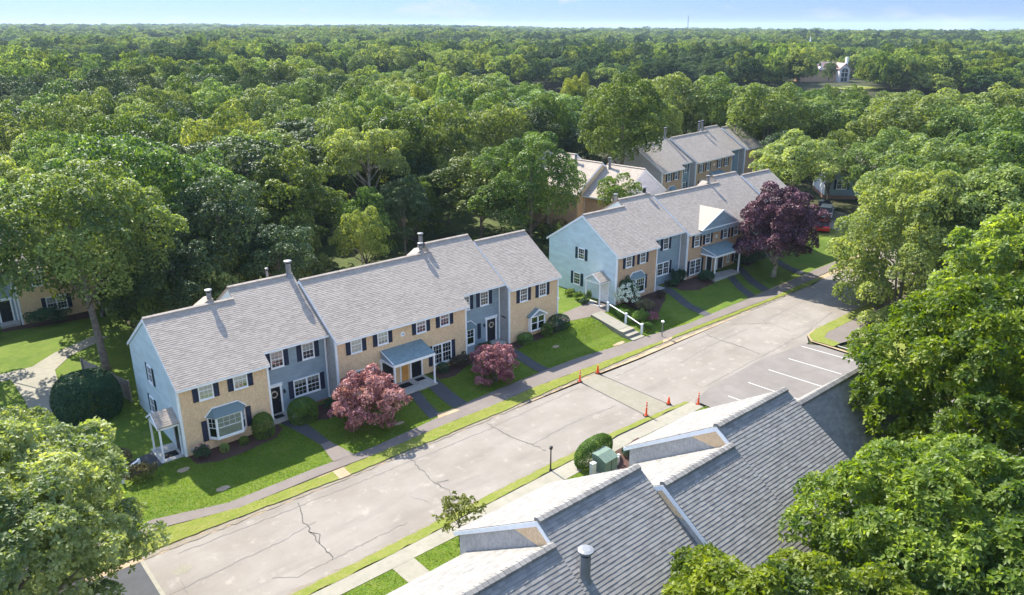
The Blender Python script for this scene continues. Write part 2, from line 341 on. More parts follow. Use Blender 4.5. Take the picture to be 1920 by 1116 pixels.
def drape(name, polys, m, dz=0, step=1.0, flat=None, kind='structure', parent=None, wob=0):
    PL.setdefault(name, []).extend((poly, dz) for poly in polys)
    bm = bmesh.new()
    for poly in polys:
        pts = []
        for i, p in enumerate(poly):
            q = poly[(i + 1) % len(poly)]; L = hypot(q[0]-p[0], q[1]-p[1]); k = max(1, int(L / .45)) if wob else 1
            for j in range(k):
                t = j / k; pts.append((p[0] + (q[0]-p[0]) * t + (random.uniform(-wob, wob) if j else 0), p[1] + (q[1]-p[1]) * t + (random.uniform(-wob, wob) if j else 0)))
        bm.faces.new([bm.verts.new((x, y, 0)) for x, y in pts])
    xs = [v.co.x for v in bm.verts]; ys = [v.co.y for v in bm.verts]
    for v in bm.verts:      # ground drawn for level 0 moves with the rise of the road
        if 48 < v.co.x < 130: f_ = 1 - rgr(v.co.x) / 27 * (1 - smooth((v.co.y - 42) / 4)); v.co.x *= f_; v.co.y *= f_
    if flat is None or max(xs) > 48 and flat < 1:
        for a, lo, hi in ((0, min(xs), max(xs)), (1, min(ys), max(ys))):
            k = math.ceil(lo / step) * step
            while k < hi:
                co = (k, 0, 0) if a == 0 else (0, k, 0); no = (1, 0, 0) if a == 0 else (0, 1, 0)
                bmesh.ops.bisect_plane(bm, geom=list(bm.verts) + list(bm.edges) + list(bm.faces), dist=1e-4, plane_co=co, plane_no=no); k += step
        bmesh.ops.triangulate(bm, faces=[f for f in bm.faces if len(f.verts) > 4])
    for v in bm.verts: v.co.z = (hgt(v.co.x, v.co.y) if flat is None else (flat + (rgr(v.co.x) if flat < 1 else 0))) + dz
    bmesh.ops.recalc_face_normals(bm, faces=bm.faces)
    for f in bm.faces:
        if f.normal.z < 0: f.normal_flip()
    me = bpy.data.meshes.new(name); bm.to_mesh(me); bm.free(); me.materials.append(m)
    o = link(name, me, parent)
    if kind: o['kind'] = kind
    return o
def rect(x0, x1, y0, y1): return [(x0, y0), (x1, y0), (x1, y1), (x0, y1)]
# wide ground to the horizon
xs = sorted(set([float(v) for v in range(-60, 181, 4)] + [12.0, 25.0, 41.0, 54.0, 66.0, 90.0] + [-8000, -5500, -3000, -1500, -800, -400, -200, -120, 240, 320, 420, 550, 700, 900, 1150, 1450, 1800, 2300, 3000, 4000, 5500, 8000]))
ys = sorted(set([float(v) for v in range(-40, 141, 4)] + [float(v) for v in range(37, 51)] + [-3000, -1200, -500, -200, -100, 180, 240, 320, 420, 550, 700, 900, 1150, 1450, 1800, 2300, 3000, 4000, 5500, 8000]))
V = [(x, y, hgt(x, y) - .16) for y in ys for x in xs]; nx = len(xs)
F = [(j*nx+i, j*nx+i+1, (j+1)*nx+i+1, (j+1)*nx+i) for j in range(len(ys)-1) for i in range(nx-1)]
g = link('ground', fast_mesh('ground', V, F, [M['forest_floor']], smooth=True)); g['kind'] = 'structure'
def seamat():
    m = N('sea_water'); n = m.noise(.02, 3); m.bsdf((.06, .16, .26), .25, m.bump(n, .2, 1), .5); return m.m
sea = drape('sea', [[(2950, -2600), (9000, -3000), (9000, 7600), (7600, 7900), (2080, 2230), (2650, 1300), (2900, 600)]], seamat(), 0, flat=2.2)
# lawns, verges
drape('soil', [[(-6, 38.9), (20, 38.7), (42, 39.1), (64, 39.3), (90, 40), (96, 42.4), (52, 43), (-6, 43)]], M['dirt'], -.03)
drape('lawn', [[(-6, 42.3), (8.9, 42.15), (13, 41.0), (20, 40.95), (24, 40.9), (27.5, 41.3), (32, 41.9), (40, 42.3), (52, 41.7), (58, 41.2), (69, 41.6), (76, 42), (96, 42), (96, 62), (70, 64), (17, 64), (17, 84), (-6, 84)]], M['lawn'], .0, wob=.05)
drape('verge', [[(-6, 39.5), (8, 39.3), (14, 39.15), (19.2, 38.95), (19.3, 39.95), (13.2, 40.05), (9, 41.0), (-6, 41.2)], [(20.0, 38.95), (31.4, 39.1), (40.6, 39.45), (43.4, 39.45), (52.3, 39.75), (52.9, 40.1), (43.1, 40.45), (37.3, 40.55), (32.6, 40.3), (29.2, 40.3), (23.1, 40.05), (20.1, 39.95)],
      [(53.6, 39.8), (62, 39.7), (78, 39.6), (82, 40.2), (78, 40.45), (70.9, 40.05), (57.6, 40.25), (54.2, 40.1)]], M['lawn_dry'], .03, wob=.06)
drape('dirt_patch', [[(19.2, 38.9), (20.0, 38.9), (20.1, 40.0), (19.3, 40.0)], [(28.6, 41.3), (30.6, 41.3), (30.3, 41.9), (28.9, 42.0)], [(52.3, 39.7), (53.6, 39.75), (54.2, 40.1), (52.9, 40.15)]], M['dirt'], .035, wob=.05)
def blob(cx_, cy_, rx_, ry_, n=14): return [(cx_ + rx_*cos(2*pi*i/n)*random.uniform(.75, 1.15), cy_ + ry_*sin(2*pi*i/n)*random.uniform(.75, 1.15)) for i in range(n)]
drape('dirt_patch', [blob(13.2, 42.7, .5, .3), blob(12.1, 46.4, .4, .3), blob(49.2, 42.2, .8, .25), blob(43.9, 44.9, .4, .2), blob(26.0, 42.6, .5, .2)], M['dirt'], .02)
drape('road_stain', [blob(8.7, 36.7, .5, .42)], M['gravel'], 0, flat=.026)
drape('edging', [[(7.4, 38.85), (19, 38.7), (30, 38.85), (40.7, 39.2), (52, 39.5), (64, 39.45), (78, 39.35), (78, 39.62), (64, 39.7), (52, 39.76), (40.7, 39.48), (30, 39.12), (19, 38.98), (7.4, 39.3)]], M['kerb_grit'], 0, flat=.045, wob=.13)
# road, parking, patches
road = drape('road', [[(7.4, 30.6), (45, 30.6), (62.5, 31.2), (64.2, 32.3), (76, 32.6), (100, 33.5), (112, 40), (112, 60), (104, 60), (99, 45.5), (93, 41.2), (78, 39.5), (7.4, 39.25)]], M['road'], 0, flat=.02)
drape('parking_lot', [[(-20, 24), (7.2, 24), (7.2, 39.4), (-6, 39.6), (-20, 44)]], M['path_dark'], 0, flat=.02)
drape('road_edge_strip', [[(7.2, 24), (7.4, 24), (7.4, 39.3), (7.2, 39.35)]], M['path_pale'], 0, flat=.024)
drape('parking_lot', [[(45.2, 10), (62.7, 10), (62.7, 30.2), (62, 31.3), (56, 31.95), (47.7, 31.5), (45.2, 30.9)]], M['lot'], 0, flat=.024)
drape('road_patch', [[(40.55, 31.6), (43.15, 31.7), (43.1, 39.3), (40.95, 39.25)]], M['gravel'], 0, flat=.028, wob=.02)
drape('road_patch', [[(43.15, 31.7), (43.26, 31.7), (43.21, 39.3), (43.1, 39.3)], [(40.45, 31.6), (40.55, 31.6), (40.95, 39.25), (40.85, 39.25)]], M['crack'], 0, flat=.031)
def ribbon(name, lines, m, z, wd, jit=.12, parent=None):
    mb = MB()
    for pts in lines:
        P = []
        for a, b in zip(pts, pts[1:]):
            L = hypot(b[0]-a[0], b[1]-a[1]); k = max(2, int(L / .28))
            for j in range(k): t = j / k; P.append((a[0] + (b[0]-a[0])*t + random.uniform(-jit, jit), a[1] + (b[1]-a[1])*t + random.uniform(-jit, jit)))
        P.append(pts[-1])
        for a, b in zip(P, P[1:]):
            dx, dy = b[0]-a[0], b[1]-a[1]; L = hypot(dx, dy) or 1; nx_, ny_ = -dy/L, dx/L; w1 = wd * random.uniform(.35, 1.2)
            za, zb = z + rgr(a[0]), z + rgr(b[0]); mb.face([(a[0]-nx_*w1, a[1]-ny_*w1, za), (b[0]-nx_*w1, b[1]-ny_*w1, zb), (b[0]+nx_*w1, b[1]+ny_*w1, zb), (a[0]+nx_*w1, a[1]+ny_*w1, za)])
    o = mb.build(name, m, parent); o['kind'] = 'structure'
    for p in o.data.polygons:
        pass
    return o
ribbon('road_crack', [[(16.1, 38.4), (15.5, 36.6), (15.3, 35.3), (15.3, 34.1), (15.05, 32.2)], [(24.0, 38.2), (23.6, 35.6), (23.7, 33.7), (23.4, 32.0)], [(30.8, 38.5), (31.0, 36), (31.5, 33)],
                      [(56.7, 38.6), (56.3, 36.2), (56.5, 34.2), (56.2, 32.3)], [(15.3, 35.3), (15.6, 34.6), (15.2, 33.9)], [(23.7, 34.6), (24.4, 34.4)]], M['crack'], .033, .035)
ribbon('road_crack', [[(47.7, 31.9), (55.8, 31.95), (63.2, 32.0), (70, 33)], [(49.9, 35.9), (55, 36.3), (60.3, 36.2)], [(7.6, 35.2), (10.8, 35.4), (13.5, 35.5), (16, 35.9)], [(8.3, 36), (8.35, 33)], [(44, 37.8), (52, 38.1), (58, 37.9)],
                      [(60, 38), (63, 35.5), (62.6, 33)], [(9, 38.2), (18, 37.9), (30, 37.8), (40, 38.3)], [(21.5, 34.5), (22, 33.6), (22, 32.9)], [(31.3, 34.2), (36, 34.6), (40, 34.3)], [(12, 33), (13, 32.2), (20, 32.4)], [(63, 36.2), (70, 36.4), (77, 36.9)], [(66, 38.5), (67.2, 36.5), (66.8, 34)]], M['crack_soft'], .029, .028, .07)
for i, (a, b) in enumerate([((60.3, 30.7), (60.7, 26.2)), ((57.2, 30.1), (57.6, 25.6)), ((54.1, 30.1), (54.45, 25.6)), ((50.9, 29.95), (51.2, 25.4)), ((47.8, 29.7), (48.1, 25.2)), ((62.6, 31.0), (62.7, 26.5))]):
    dx, dy = b[0]-a[0], b[1]-a[1]; L = hypot(dx, dy); nx_, ny_ = -dy/L*.055, dx/L*.055
    za, zb = .034 + rgr(a[0]), .034 + rgr(b[0]); mb = MB(); mb.face([(a[0]-nx_, a[1]-ny_, za), (b[0]-nx_, b[1]-ny_, zb), (b[0]+nx_, b[1]+ny_, zb), (a[0]+nx_, a[1]+ny_, za)]); o = mb.build('parking_stripe', M['stripe']); o['kind'] = 'structure'
# grass island beyond the lot
drape('island_lawn', [[(63.2, 29.2), (63.15, 31.2), (64.2, 32.1), (66, 32.4), (75.5, 32.5), (100, 33.3), (100, 31.9), (75, 31.3), (66, 31.25), (64.6, 30.8), (64.4, 29.2)]], M['lawn_dry'], .05, wob=.04)
drape('path', [[(64.4, 29.2), (64.6, 30.8), (66, 31.25), (75, 31.3), (100, 31.9), (100, 30.2), (75, 29.9), (68, 29.6), (67.3, 28.5)]], M['path'], .04)
drape('island_edging', [[(62.95, 26.5), (63.2, 26.5), (63.3, 31.15), (64.3, 32.0), (66, 32.3), (66, 32.5), (64.1, 32.25), (62.95, 31.2)]], M['dirt'], 0, flat=.06)
drape('lawn', [[(62.7, 6), (140, 6), (140, 34), (104, 34), (100, 30.2), (68, 29.6), (63.1, 26.4)]], M['lawn_dry'], 0)
# sidewalk along the houses
drape('sidewalk', [[(-6, 41.3), (8.95, 41.12), (13.2, 40.05), (18.7, 40.15), (23.1, 40.05), (29.2, 40.35), (32.6, 40.3), (37.3, 40.6), (43.1, 40.45), (52.5, 40.1), (57.6, 40.25), (70.9, 40.05), (78.4, 40.45), (90, 41), (90, 42.3), (84, 42.2), (76, 41.7), (68.7, 41.5), (58, 41.2), (52, 41.75), (44, 42.4), (40.2, 42.4), (32.1, 42.05), (27.5, 41.35), (22.8, 40.95), (18.6, 41.1), (12.9, 41.0), (9, 42.2), (-6, 42.5)],
    [(48.5, 47.6), (50.4, 47.0), (51.1, 46.9), (52.2, 46.8), (54.1, 47.4), (53.9, 48.4), (53.1, 49.7), (51, 49.6), (47.4, 49.4), (47.3, 47.9)], [(19.9, 41.0), (21.4, 41.0), (21.0, 43.6), (20.3, 43.6)]], M['path'], .02)
drape('front_path', [[(20.3, 43.6), (21.0, 43.6), (20.7, 48.3), (19.4, 48.3)], [(28.1, 41.7), (29.1, 41.75), (29.95, 46.4), (29.1, 46.5)], [(30.4, 41.9), (31.75, 42.0), (32.0, 46.5), (30.75, 46.4)], [(39.6, 42.4), (40.7, 42.4), (40.5, 48.3), (39.5, 48.3)],
    [(60.9, 41.3), (62.0, 41.3), (62.6, 47.8), (61.3, 47.6)], [(69.0, 41.6), (70.2, 41.6), (72.0, 46.0), (70.8, 46.0)], [(71.8, 41.7), (73.3, 41.8), (74.4, 46.2), (73.1, 46.2)], [(80.4, 42.2), (81.8, 42.2), (81.4, 48), (80.2, 48)], [(8.0, 47.5), (11.4, 48.0), (11.4, 50.1), (8.0, 49.3)]], M['path_dark'], .03)
drape('front_path', [[(5.8, 55), (7.6, 55), (8.6, 63), (9.3, 69), (11, 71.5), (14.6, 73.8), (14, 75.2), (10, 73), (8, 71), (-2, 71), (-2, 69.6), (6.2, 69.3), (6.3, 64)]], M['path_pale'], .03)
drape('flower_bed', [[(12.9, 47.8), (13.0, 46.6), (14.2, 45.9), (16, 45.9), (18.4, 46.3), (19.3, 47.2), (19.2, 49), (18, 47.9)], [(20.8, 49), (20.9, 46.9), (22.2, 46.2), (24.2, 46.1), (27, 46.2), (28.2, 46.4), (28.4, 47.6)],
    [(32.1, 47.5), (32.1, 46.1), (33.4, 45.8), (35.4, 46.6), (38.6, 46.6), (38.8, 48.9)], [(40.7, 48.8), (40.7, 46.4), (42, 46.6), (44, 46.6), (46.6, 46.6), (47.6, 47.6), (47.2, 48.6)], [(55.2, 47.3), (55.3, 44.6), (57, 44.2), (59.8, 45.4), (60.9, 46.5), (60.8, 47.3)],
    [(62.8, 48.3), (62.9, 45.8), (65, 45.1), (69.0, 45.4), (69.2, 47.3)], [(75, 47.3), (75.2, 45.9), (79.5, 46.2), (79.6, 48.2)], [(4, 81.8), (8, 81.6), (15, 80.3), (15, 83), (4, 83)]], M['mulch'], .012, wob=.06)
drape('mulch_bed', [[(33.2, 27.4), (37.5, 27.2), (37.5, 30), (33.6, 29.6)]], M['mulch'], .03, wob=.06)
# near side of the road
drape('verge', [[(7.4, 30.55), (17, 30.5), (26, 30.75), (38, 31.15), (43.6, 31.0), (44.6, 30.95), (44.4, 31.25), (37, 31.65), (26, 31.4), (17, 31.15), (7.4, 31.1)]], M['lawn_dry'], .03, wob=.07)
drape('edging', [[(7.4, 31.05), (17, 31.05), (26, 31.3), (37, 31.55), (44.4, 31.2), (44.4, 31.35), (37, 31.75), (26, 31.55), (17, 31.35), (7.4, 31.35)]], M['kerb_grit'], 0, flat=.05, wob=.09)
drape('sidewalk', [[(7.4, 29.5), (21, 29.45), (30, 29.55), (36.7, 29.9), (44.8, 29.8), (44.8, 30.95), (37, 31.0), (26, 30.7), (17, 30.45), (7.4, 30.5)], [(17.2, 25), (18.5, 25), (18.45, 29.45), (17.1, 29.45)]], M['path_pale'], .02)
drape('lawn', [[(7.4, 20), (17.2, 20), (17.1, 29.45), (7.4, 29.5)], [(18.5, 20), (45, 20), (45, 29.8), (36.7, 29.9), (30, 29.55), (21, 29.45), (18.45, 29.45)]], M['lawn'], 0, wob=.04)
drape('undergrowth', [[(17, 64), (70, 64), (96, 62), (100, 70), (74, 92), (20, 84)]], M['under'], 0)
drape('lawn', [[(96, 42), (99, 45.5), (104, 60), (112, 60), (112, 75), (96, 72)]], M['lawn_dry'], 0)

# ---------------------------------------------------------------- building kit
_cache = {}
def cached(key, fn):
    if key not in _cache: _cache[key] = fn()
    return _cache[key]
def add_window(parent, x, y, z0, w_, h_, rz=0, cols=1, lites=True, blind=0.0, deep=.0):
    """double-hung window (cols side by side), centred at x, standing on z0, facing local -Y"""
    def frame():
        m = MB(); c = .085
        m.box(-w_/2, w_/2, -.06, 0, 0, c*.9); m.box(-w_/2, w_/2, -.06, 0, h_-c*1.1, h_); m.box(-w_/2-.03, w_/2+.03, -.09, -.0, -.05, 0.002)
        m.box(-w_/2, -w_/2+c, -.06, 0, c*.9, h_-c*1.1); m.box(w_/2-c, w_/2, -.06, 0, c*.9, h_-c*1.1)
        for k in range(1, cols): xx = -w_/2 + w_*k/cols; m.box(xx-.06, xx+.06, -.06, 0, c*.9, h_-c*1.1)
        for k in range(cols):
            a = -w_/2 + w_*k/cols + c; b = -w_/2 + w_*(k+1)/cols - c; m.box(a, b, -.045, -.01, h_*.49, h_*.49+.05)
        return m.mesh('window_frame', M['trim'])
    f = link('window', cached(('wf', w_, h_, cols), frame), parent, (x, y, z0), rz)
    for k in range(cols):
        a = -w_/2 + w_*k/cols + .07; b = -w_/2 + w_*(k+1)/cols - .07
        link('interior', cached(('wi', a, b, h_), lambda: MB().box(a, b, -.006, -.002, .07, h_-.08).mesh('interior', M['inside'])), f)
        if blind > 0:
            bt = round(random.uniform(.6, 1.25) * blind, 1); bt = min(1, bt)
            link('blind', cached(('wb', a, b, h_, bt), lambda: MB().box(a+.005, b-.005, -.014, -.009, .07 + (h_-.15)*(1-bt), h_-.08).mesh('blind', M['blind'])), f)
        for (za, zb) in ((.075, h_*.49), (h_*.49+.05, h_-.09)):
            link('pane', cached(('wp', a, b, za, zb), lambda: MB().box(a+.01, b-.01, -.024, -.019, za, zb).mesh('pane', M['glass'])), f)
        if lites:
            def mun():
                m = MB(); a2, b2 = a, b
                for (za, zb) in ((.075, h_*.49), (h_*.49+.05, h_-.09)):
                    for i in (1, 2): xx = a2 + (b2-a2)*i/3; m.box(xx-.009, xx+.009, -.035, -.025, za, zb)
                    zz = (za+zb)/2; m.box(a2, b2, -.033, -.026, zz-.009, zz+.009)
                return m.mesh('muntins', M['trim'])
            link('muntin', cached(('wm', a, b, h_), mun), f)
    return f
def add_shutter(parent, x, y, z0, h_, rz=0, w_=.36, m='shutter'):
    def sh():
        k = MB(); k.box(-w_/2, -w_/2+.05, -.045, 0, 0, h_); k.box(w_/2-.05, w_/2, -.045, 0, 0, h_); k.box(-w_/2+.05, w_/2-.05, -.045, 0, 0, .06); k.box(-w_/2+.05, w_/2-.05, -.045, 0, h_-.06, h_); k.box(-w_/2+.05, w_/2-.05, -.045, 0, h_*.48, h_*.48+.06)
        k.box(-w_/2+.05, w_/2-.05, -.012, 0, .06, h_-.06)
        n = int(h_ / .07)
        for i in range(n):
            z = .07 + (h_ - .14) * i / n; k.face([(-w_/2+.05, -.036, z), (w_/2-.05, -.036, z), (w_/2-.05, -.014, z+.05), (-w_/2+.05, -.014, z+.05)])
        return k.mesh('shutter', M[m], fix=False)
    return link('shutter', cached(('sh', h_, w_, m), sh), parent, (x, y, z0), rz)
def win_set(parent, x, y, z0, w_, h_, rz=0, cols=1, sh='LR', smat='shutter', **k):
    add_window(parent, x, y, z0, w_, h_, rz, cols, **k)
    c, s_ = cos(rz), sin(rz); d = w_/2 + .20
    if 'L' in sh: add_shutter(parent, x - c*d, y - s_*d, z0 - .02, h_ + .02, rz, m=smat)
    if 'R' in sh: add_shutter(parent, x + c*d, y + s_*d, z0 - .02, h_ + .02, rz, m=smat)
def add_door(parent, x, y, z0, rz=0, wreath=False, mat_='door', storm=False):
    m = MB(); w_ = .95; h_ = 2.08
    m.box(-w_/2-.14, -w_/2, -.07, 0, 0, h_+.02); m.box(w_/2, w_/2+.14, -.07, 0, 0, h_+.02); m.box(-w_/2-.2, w_/2+.2, -.09, 0, h_+.02, h_+.22); m.box(-w_/2-.23, w_/2+.23, -.12, 0, h_+.22, h_+.27)
    f = m.build('door_surround', M['trim'], parent, (x, y, z0), rz)
    k = MB(); k.box(-w_/2, w_/2, -.03, 0, .02, h_+.02)
    for i in range(2):
        for (za, zb) in ((.2, .8), (.95, 1.45), (1.6, 1.92)):
            a = -w_/2+.1 + i*.41; k.box(a, a+.33, -.042, -.03, za, zb)
    d = k.build('door', M[mat_], f)
    MB().tube([(.37, -.03, 1.0), (.37, -.09, 1.0)], .03, 8).build('door_knob', M['metal'], f)
    if wreath:
        wb = MB(); P = [(.23*cos(t), -.07, 1.55 + .23*sin(t)) for t in np.linspace(0, 2*pi, 19)]; wb.tube(P, [.05 + .02*random.random() for _ in P], 7, cap=False)
        wr = wb.build('wreath', M['straw'], None, (x, y, z0), rz); wr.parent = f; wr.location = (0, 0, 0); wr.rotation_euler = (0, 0, 0)
    MB().box(-w_/2-.02, w_/2+.02, -.14, -.0, -.03, .02).build('threshold', M['concrete'], f)
    return f
def add_lamp(parent, x, y, z, rz=0):
    m = MB(); m.box(-.05, .05, -.03, 0, -.02, .14); m.box(-.02, .02, -.1, -.03, .1, .13); m.box(-.055, .055, -.17, -.06, -.12, .08)
    return m.build('wall_light', M['metal_dark'], parent, (x, y, z), rz)
def slope_courses(x0, x1, ye, ze, yr, zr, expo=.168, tab=.3, th=(.011, .02)):
    """returns list of per-course (verts, quads, attrs) for a slope rising from (ye,ze) to (yr,zr)"""
    L = hypot(yr-ye, zr-ze); n = int(round(L / expo)); e = L / n; uy, uz = (yr-ye)/L, (zr-ze)/L; ny_, nz_ = -uz, uy
    if nz_ < 0: ny_, nz_ = -ny_, -nz_
    out_ = []
    for i in range(n):
        V = []; F = []; A_ = []; x = x0; first = True
        off = random.uniform(0, tab)
        while x < x1 - 1e-4:
            xn = min(x1, x + (off if first and off > .05 else tab * random.uniform(.7, 1.3))); first = False
            if x1 - xn < .08: xn = x1
            t = random.uniform(*th); lo = i * e + random.uniform(-.006, .006); hi = (i + 1) * e + .012
            b = len(V)
            for (xx, s_, h_) in ((x, lo, 0), (xn, lo, 0), (xn, lo, t), (x, lo, t), (xn, hi, .002), (x, hi, .002)):
                V.append((xx, ye + uy*s_ + ny_*h_, ze + uz*s_ + nz_*h_))
            q = [(b, b+1, b+2, b+3), (b+3, b+2, b+4, b+5)]
            F += q; a = random.random(); A_ += [a*.5, a]
            x = xn
        out_.append((V, F, A_))
    return out_
def add_courses(parent, courses, m, split=False, name='shingle_course'):
    if split:
        for V, F, A_ in courses:
            me = fast_mesh(name, V, F, [m], attr=A_); link(name, me, parent)
    else:
        V = []; F = []; A_ = []
        for v, f, a in courses:
            b = len(V); V += v; F += [tuple(b+i for i in q) for q in f]; A_ += a
        o = link('shingles', fast_mesh('shingles', V, F, [m], attr=A_), parent); o['kind'] = 'stuff'
def add_roof(root, x0, x1, ye, ze, yr, zr, yb, zb, roofm, split=False, rakeL=True, rakeR=True, near=True, far=True, cap='stuff', fastfar=False, tab=.3):
    th = .16
    m = MB(); sec = [(ye, ze), (yr, zr), (yb, zb), (yb, zb-th), (yr, zr-th*1.25), (ye, ze-th)]
    m.prism([(x0, y, z) for y, z in sec], (x1-x0, 0, 0))
    roof = m.build('roof', roofm, root)
    if near: add_courses(roof, slope_courses(x0-.02, x1+.02, ye-.03, ze-.02+.004, yr, zr+.004, tab=tab, expo=.165 if split else .165, th=(.016, .023) if split else (.012, .018)), roofm, split)
    if far: add_courses(roof, slope_courses(x0-.02, x1+.02, yb+.03, zb-.02+.004, yr, zr+.004, tab=tab), roofm, False)
    # ridge vent with cap shingles
    def capbox(a, b, t0, t1):
        k = MB(); wv = .17; s1 = (zr-ze)/(yr-ye)
        for (xa, xb, t) in ((a, b, t0),):
            z0 = zr + t
            k.v += [(xa, yr-wv, z0-wv*s1*.55), (xa, yr, z0+.01), (xa, yr+wv, z0-wv*s1*.55), (xb, yr-wv, z0-wv*s1*.55-t1), (xb, yr, z0+.01-t1), (xb, yr+wv, z0-wv*s1*.55-t1),
                    (xa, yr-wv, zr-wv*s1-.01), (xa, yr+wv, zr-wv*s1-.01), (xb, yr-wv, zr-wv*s1-.01), (xb, yr+wv, zr-wv*s1-.01)]
            k.f += [(0, 3, 4, 1), (1, 4, 5, 2), (0, 6, 8, 3), (2, 5, 9, 7), (0, 1, 2, 7, 6), (3, 8, 9, 5, 4)]; k.m += [0]*6; k.a += [random.random()]*6
        return k
    n = max(1, int((x1-x0) / .24)); dx = (x1-x0) / n
    if cap == 'parts':
        for i in range(n): capbox(x0+i*dx, x0+(i+1)*dx+.02, .115 + random.uniform(-.006, .006), .02).build('ridge_cap_shingle', roofm, roof)
    else:
        k = MB()
        for i in range(n):
            c_ = capbox(x0+i*dx, x0+(i+1)*dx, .10, .012); b = len(k.v); k.v += c_.v; k.f += [tuple(b+j for j in q) for q in c_.f]; k.m += c_.m; k.a += c_.a
        k.build('ridge_cap', roofm, roof)
    # rake boards and fascia
    t = MB()
    def rake(x, s_):
        for (a, b) in (((ye, ze), (yr, zr)), ((yb, zb), (yr, zr))):
            P = [(x, a[0], a[1]-.02), (x, b[0], b[1]-.02), (x, b[0], b[1]-.26), (x, a[0], a[1]-.22)]; t.prism(P, (s_*.035, 0, 0))
    if rakeL: rake(x0-.002, -1)
    if rakeR: rake(x1+.002, 1)
    t.box(x0, x1, ye-.06, ye-.002, ze-.17, ze-.03); t.box(x0, x1, yb+.002, yb+.06, zb-.17, zb-.03)
    t.build('trim_board', M['trim'], roof)
    return roof
def add_body(root, x0, x1, yf, yb, z0, ye, ze, yr, zr, yb_e, zb_e, front, sideL, sideR, back, foundation=True, inset=0.0, labelf=None):
    """walls: front & back sheets with thickness, gable ends as prisms up to the roof underside"""
    s1 = (zr-ze)/(yr-ye); zf = ze - .12 + (yf-ye)*s1; s2 = (zr-zb_e)/(yb_e-yr); zbk = zb_e - .12 + (yb_e-yb)*s2
    T = .15
    f = MB(); f.box(x0+T, x1-T, yf, yf+T, z0, zf); o = f.build('front_wall', front, root)
    if labelf: o['label'] = labelf
    f = MB(); f.box(x0+T, x1-T, yb-T, yb, z0, zbk); f.build('back_wall', back, root)
    for x, m_, nm in ((x0, sideL, 'gable_wall'), (x1-T, sideR, 'gable_wall')):
        f = MB(); P = [(x, yf, z0), (x, yb, z0), (x, yb, zbk), (x, yr, zr-.2), (x, yf, zf)]; f.prism(P, (T, 0, 0)); f.build(nm, m_, root)
    if foundation:
        f = MB(); f.box(x0+.02, x1-.02, yf+.03, yb-.03, z0-.9, z0+.0); f.build('foundation', M['brick'], root)
    for xx, sg_ in ((x0, 1), (x1, -1)):
        t = MB(); P = [(xx-sg_*.022, yf-.03), (xx+sg_*.12, yf-.03), (xx+sg_*.12, yf-.002), (xx-sg_*.002, yf-.002), (xx-sg_*.002, yf+.12), (xx-sg_*.022, yf+.12)]
        t.prism([(px, py, z0+.02) for px, py in P], (0, 0, zf-z0-.05)); t.build('corner_board', M['trim'], root)
def downspout(root, x, y, z0, z1):
    MB().tube([(x, y-.02, z1), (x, y-.09, z1-.1), (x, y-.05, z1-.4), (x, y-.05, z0+.2), (x+.02, y-.25, z0+.05)], .04, 6).build('downspout', M['trim'], root)
def flue(root, x, y, z0, h_, r=.15, dark=False, boot=True):
    m = MB(); m.tube([(x, y, z0-.4), (x, y, z0+h_-.25)], r, 14)
    f = m.build('flue', M['metal_dark' if dark else 'metal'], root, smooth=False)
    MB().tube([(x, y, z0+h_-.25), (x, y, z0+h_-.14)], r*.86, 14).build('flue_collar', M['metal_dark'], f)
    MB().tube([(x, y, z0+h_-.14), (x, y, z0+h_-.1), (x, y, z0+h_-.03), (x, y, z0+h_)], [r*1.35, r*1.5, r*1.45, r*.8], 16).build('flue_cap', M['metal'], f)
    if boot: MB().tube([(x, y, z0-.35), (x, y, z0+.12)], [r*1.9, r*1.05], 12).build('flashing', M['metal'], f)
    return f
def cricket(root, x, y, z, m):
    """small saddle of roofing beside a flue on the ridge"""
    k = MB(); k.prism([(x-.9, y-.1, z-.2), (x-.1, y-.1, z+.28), (x+.25, y-.1, z+.28), (x+.3, y-.1, z-.2)], (0, .9, 0)); k.build('roof_saddle', m, root)
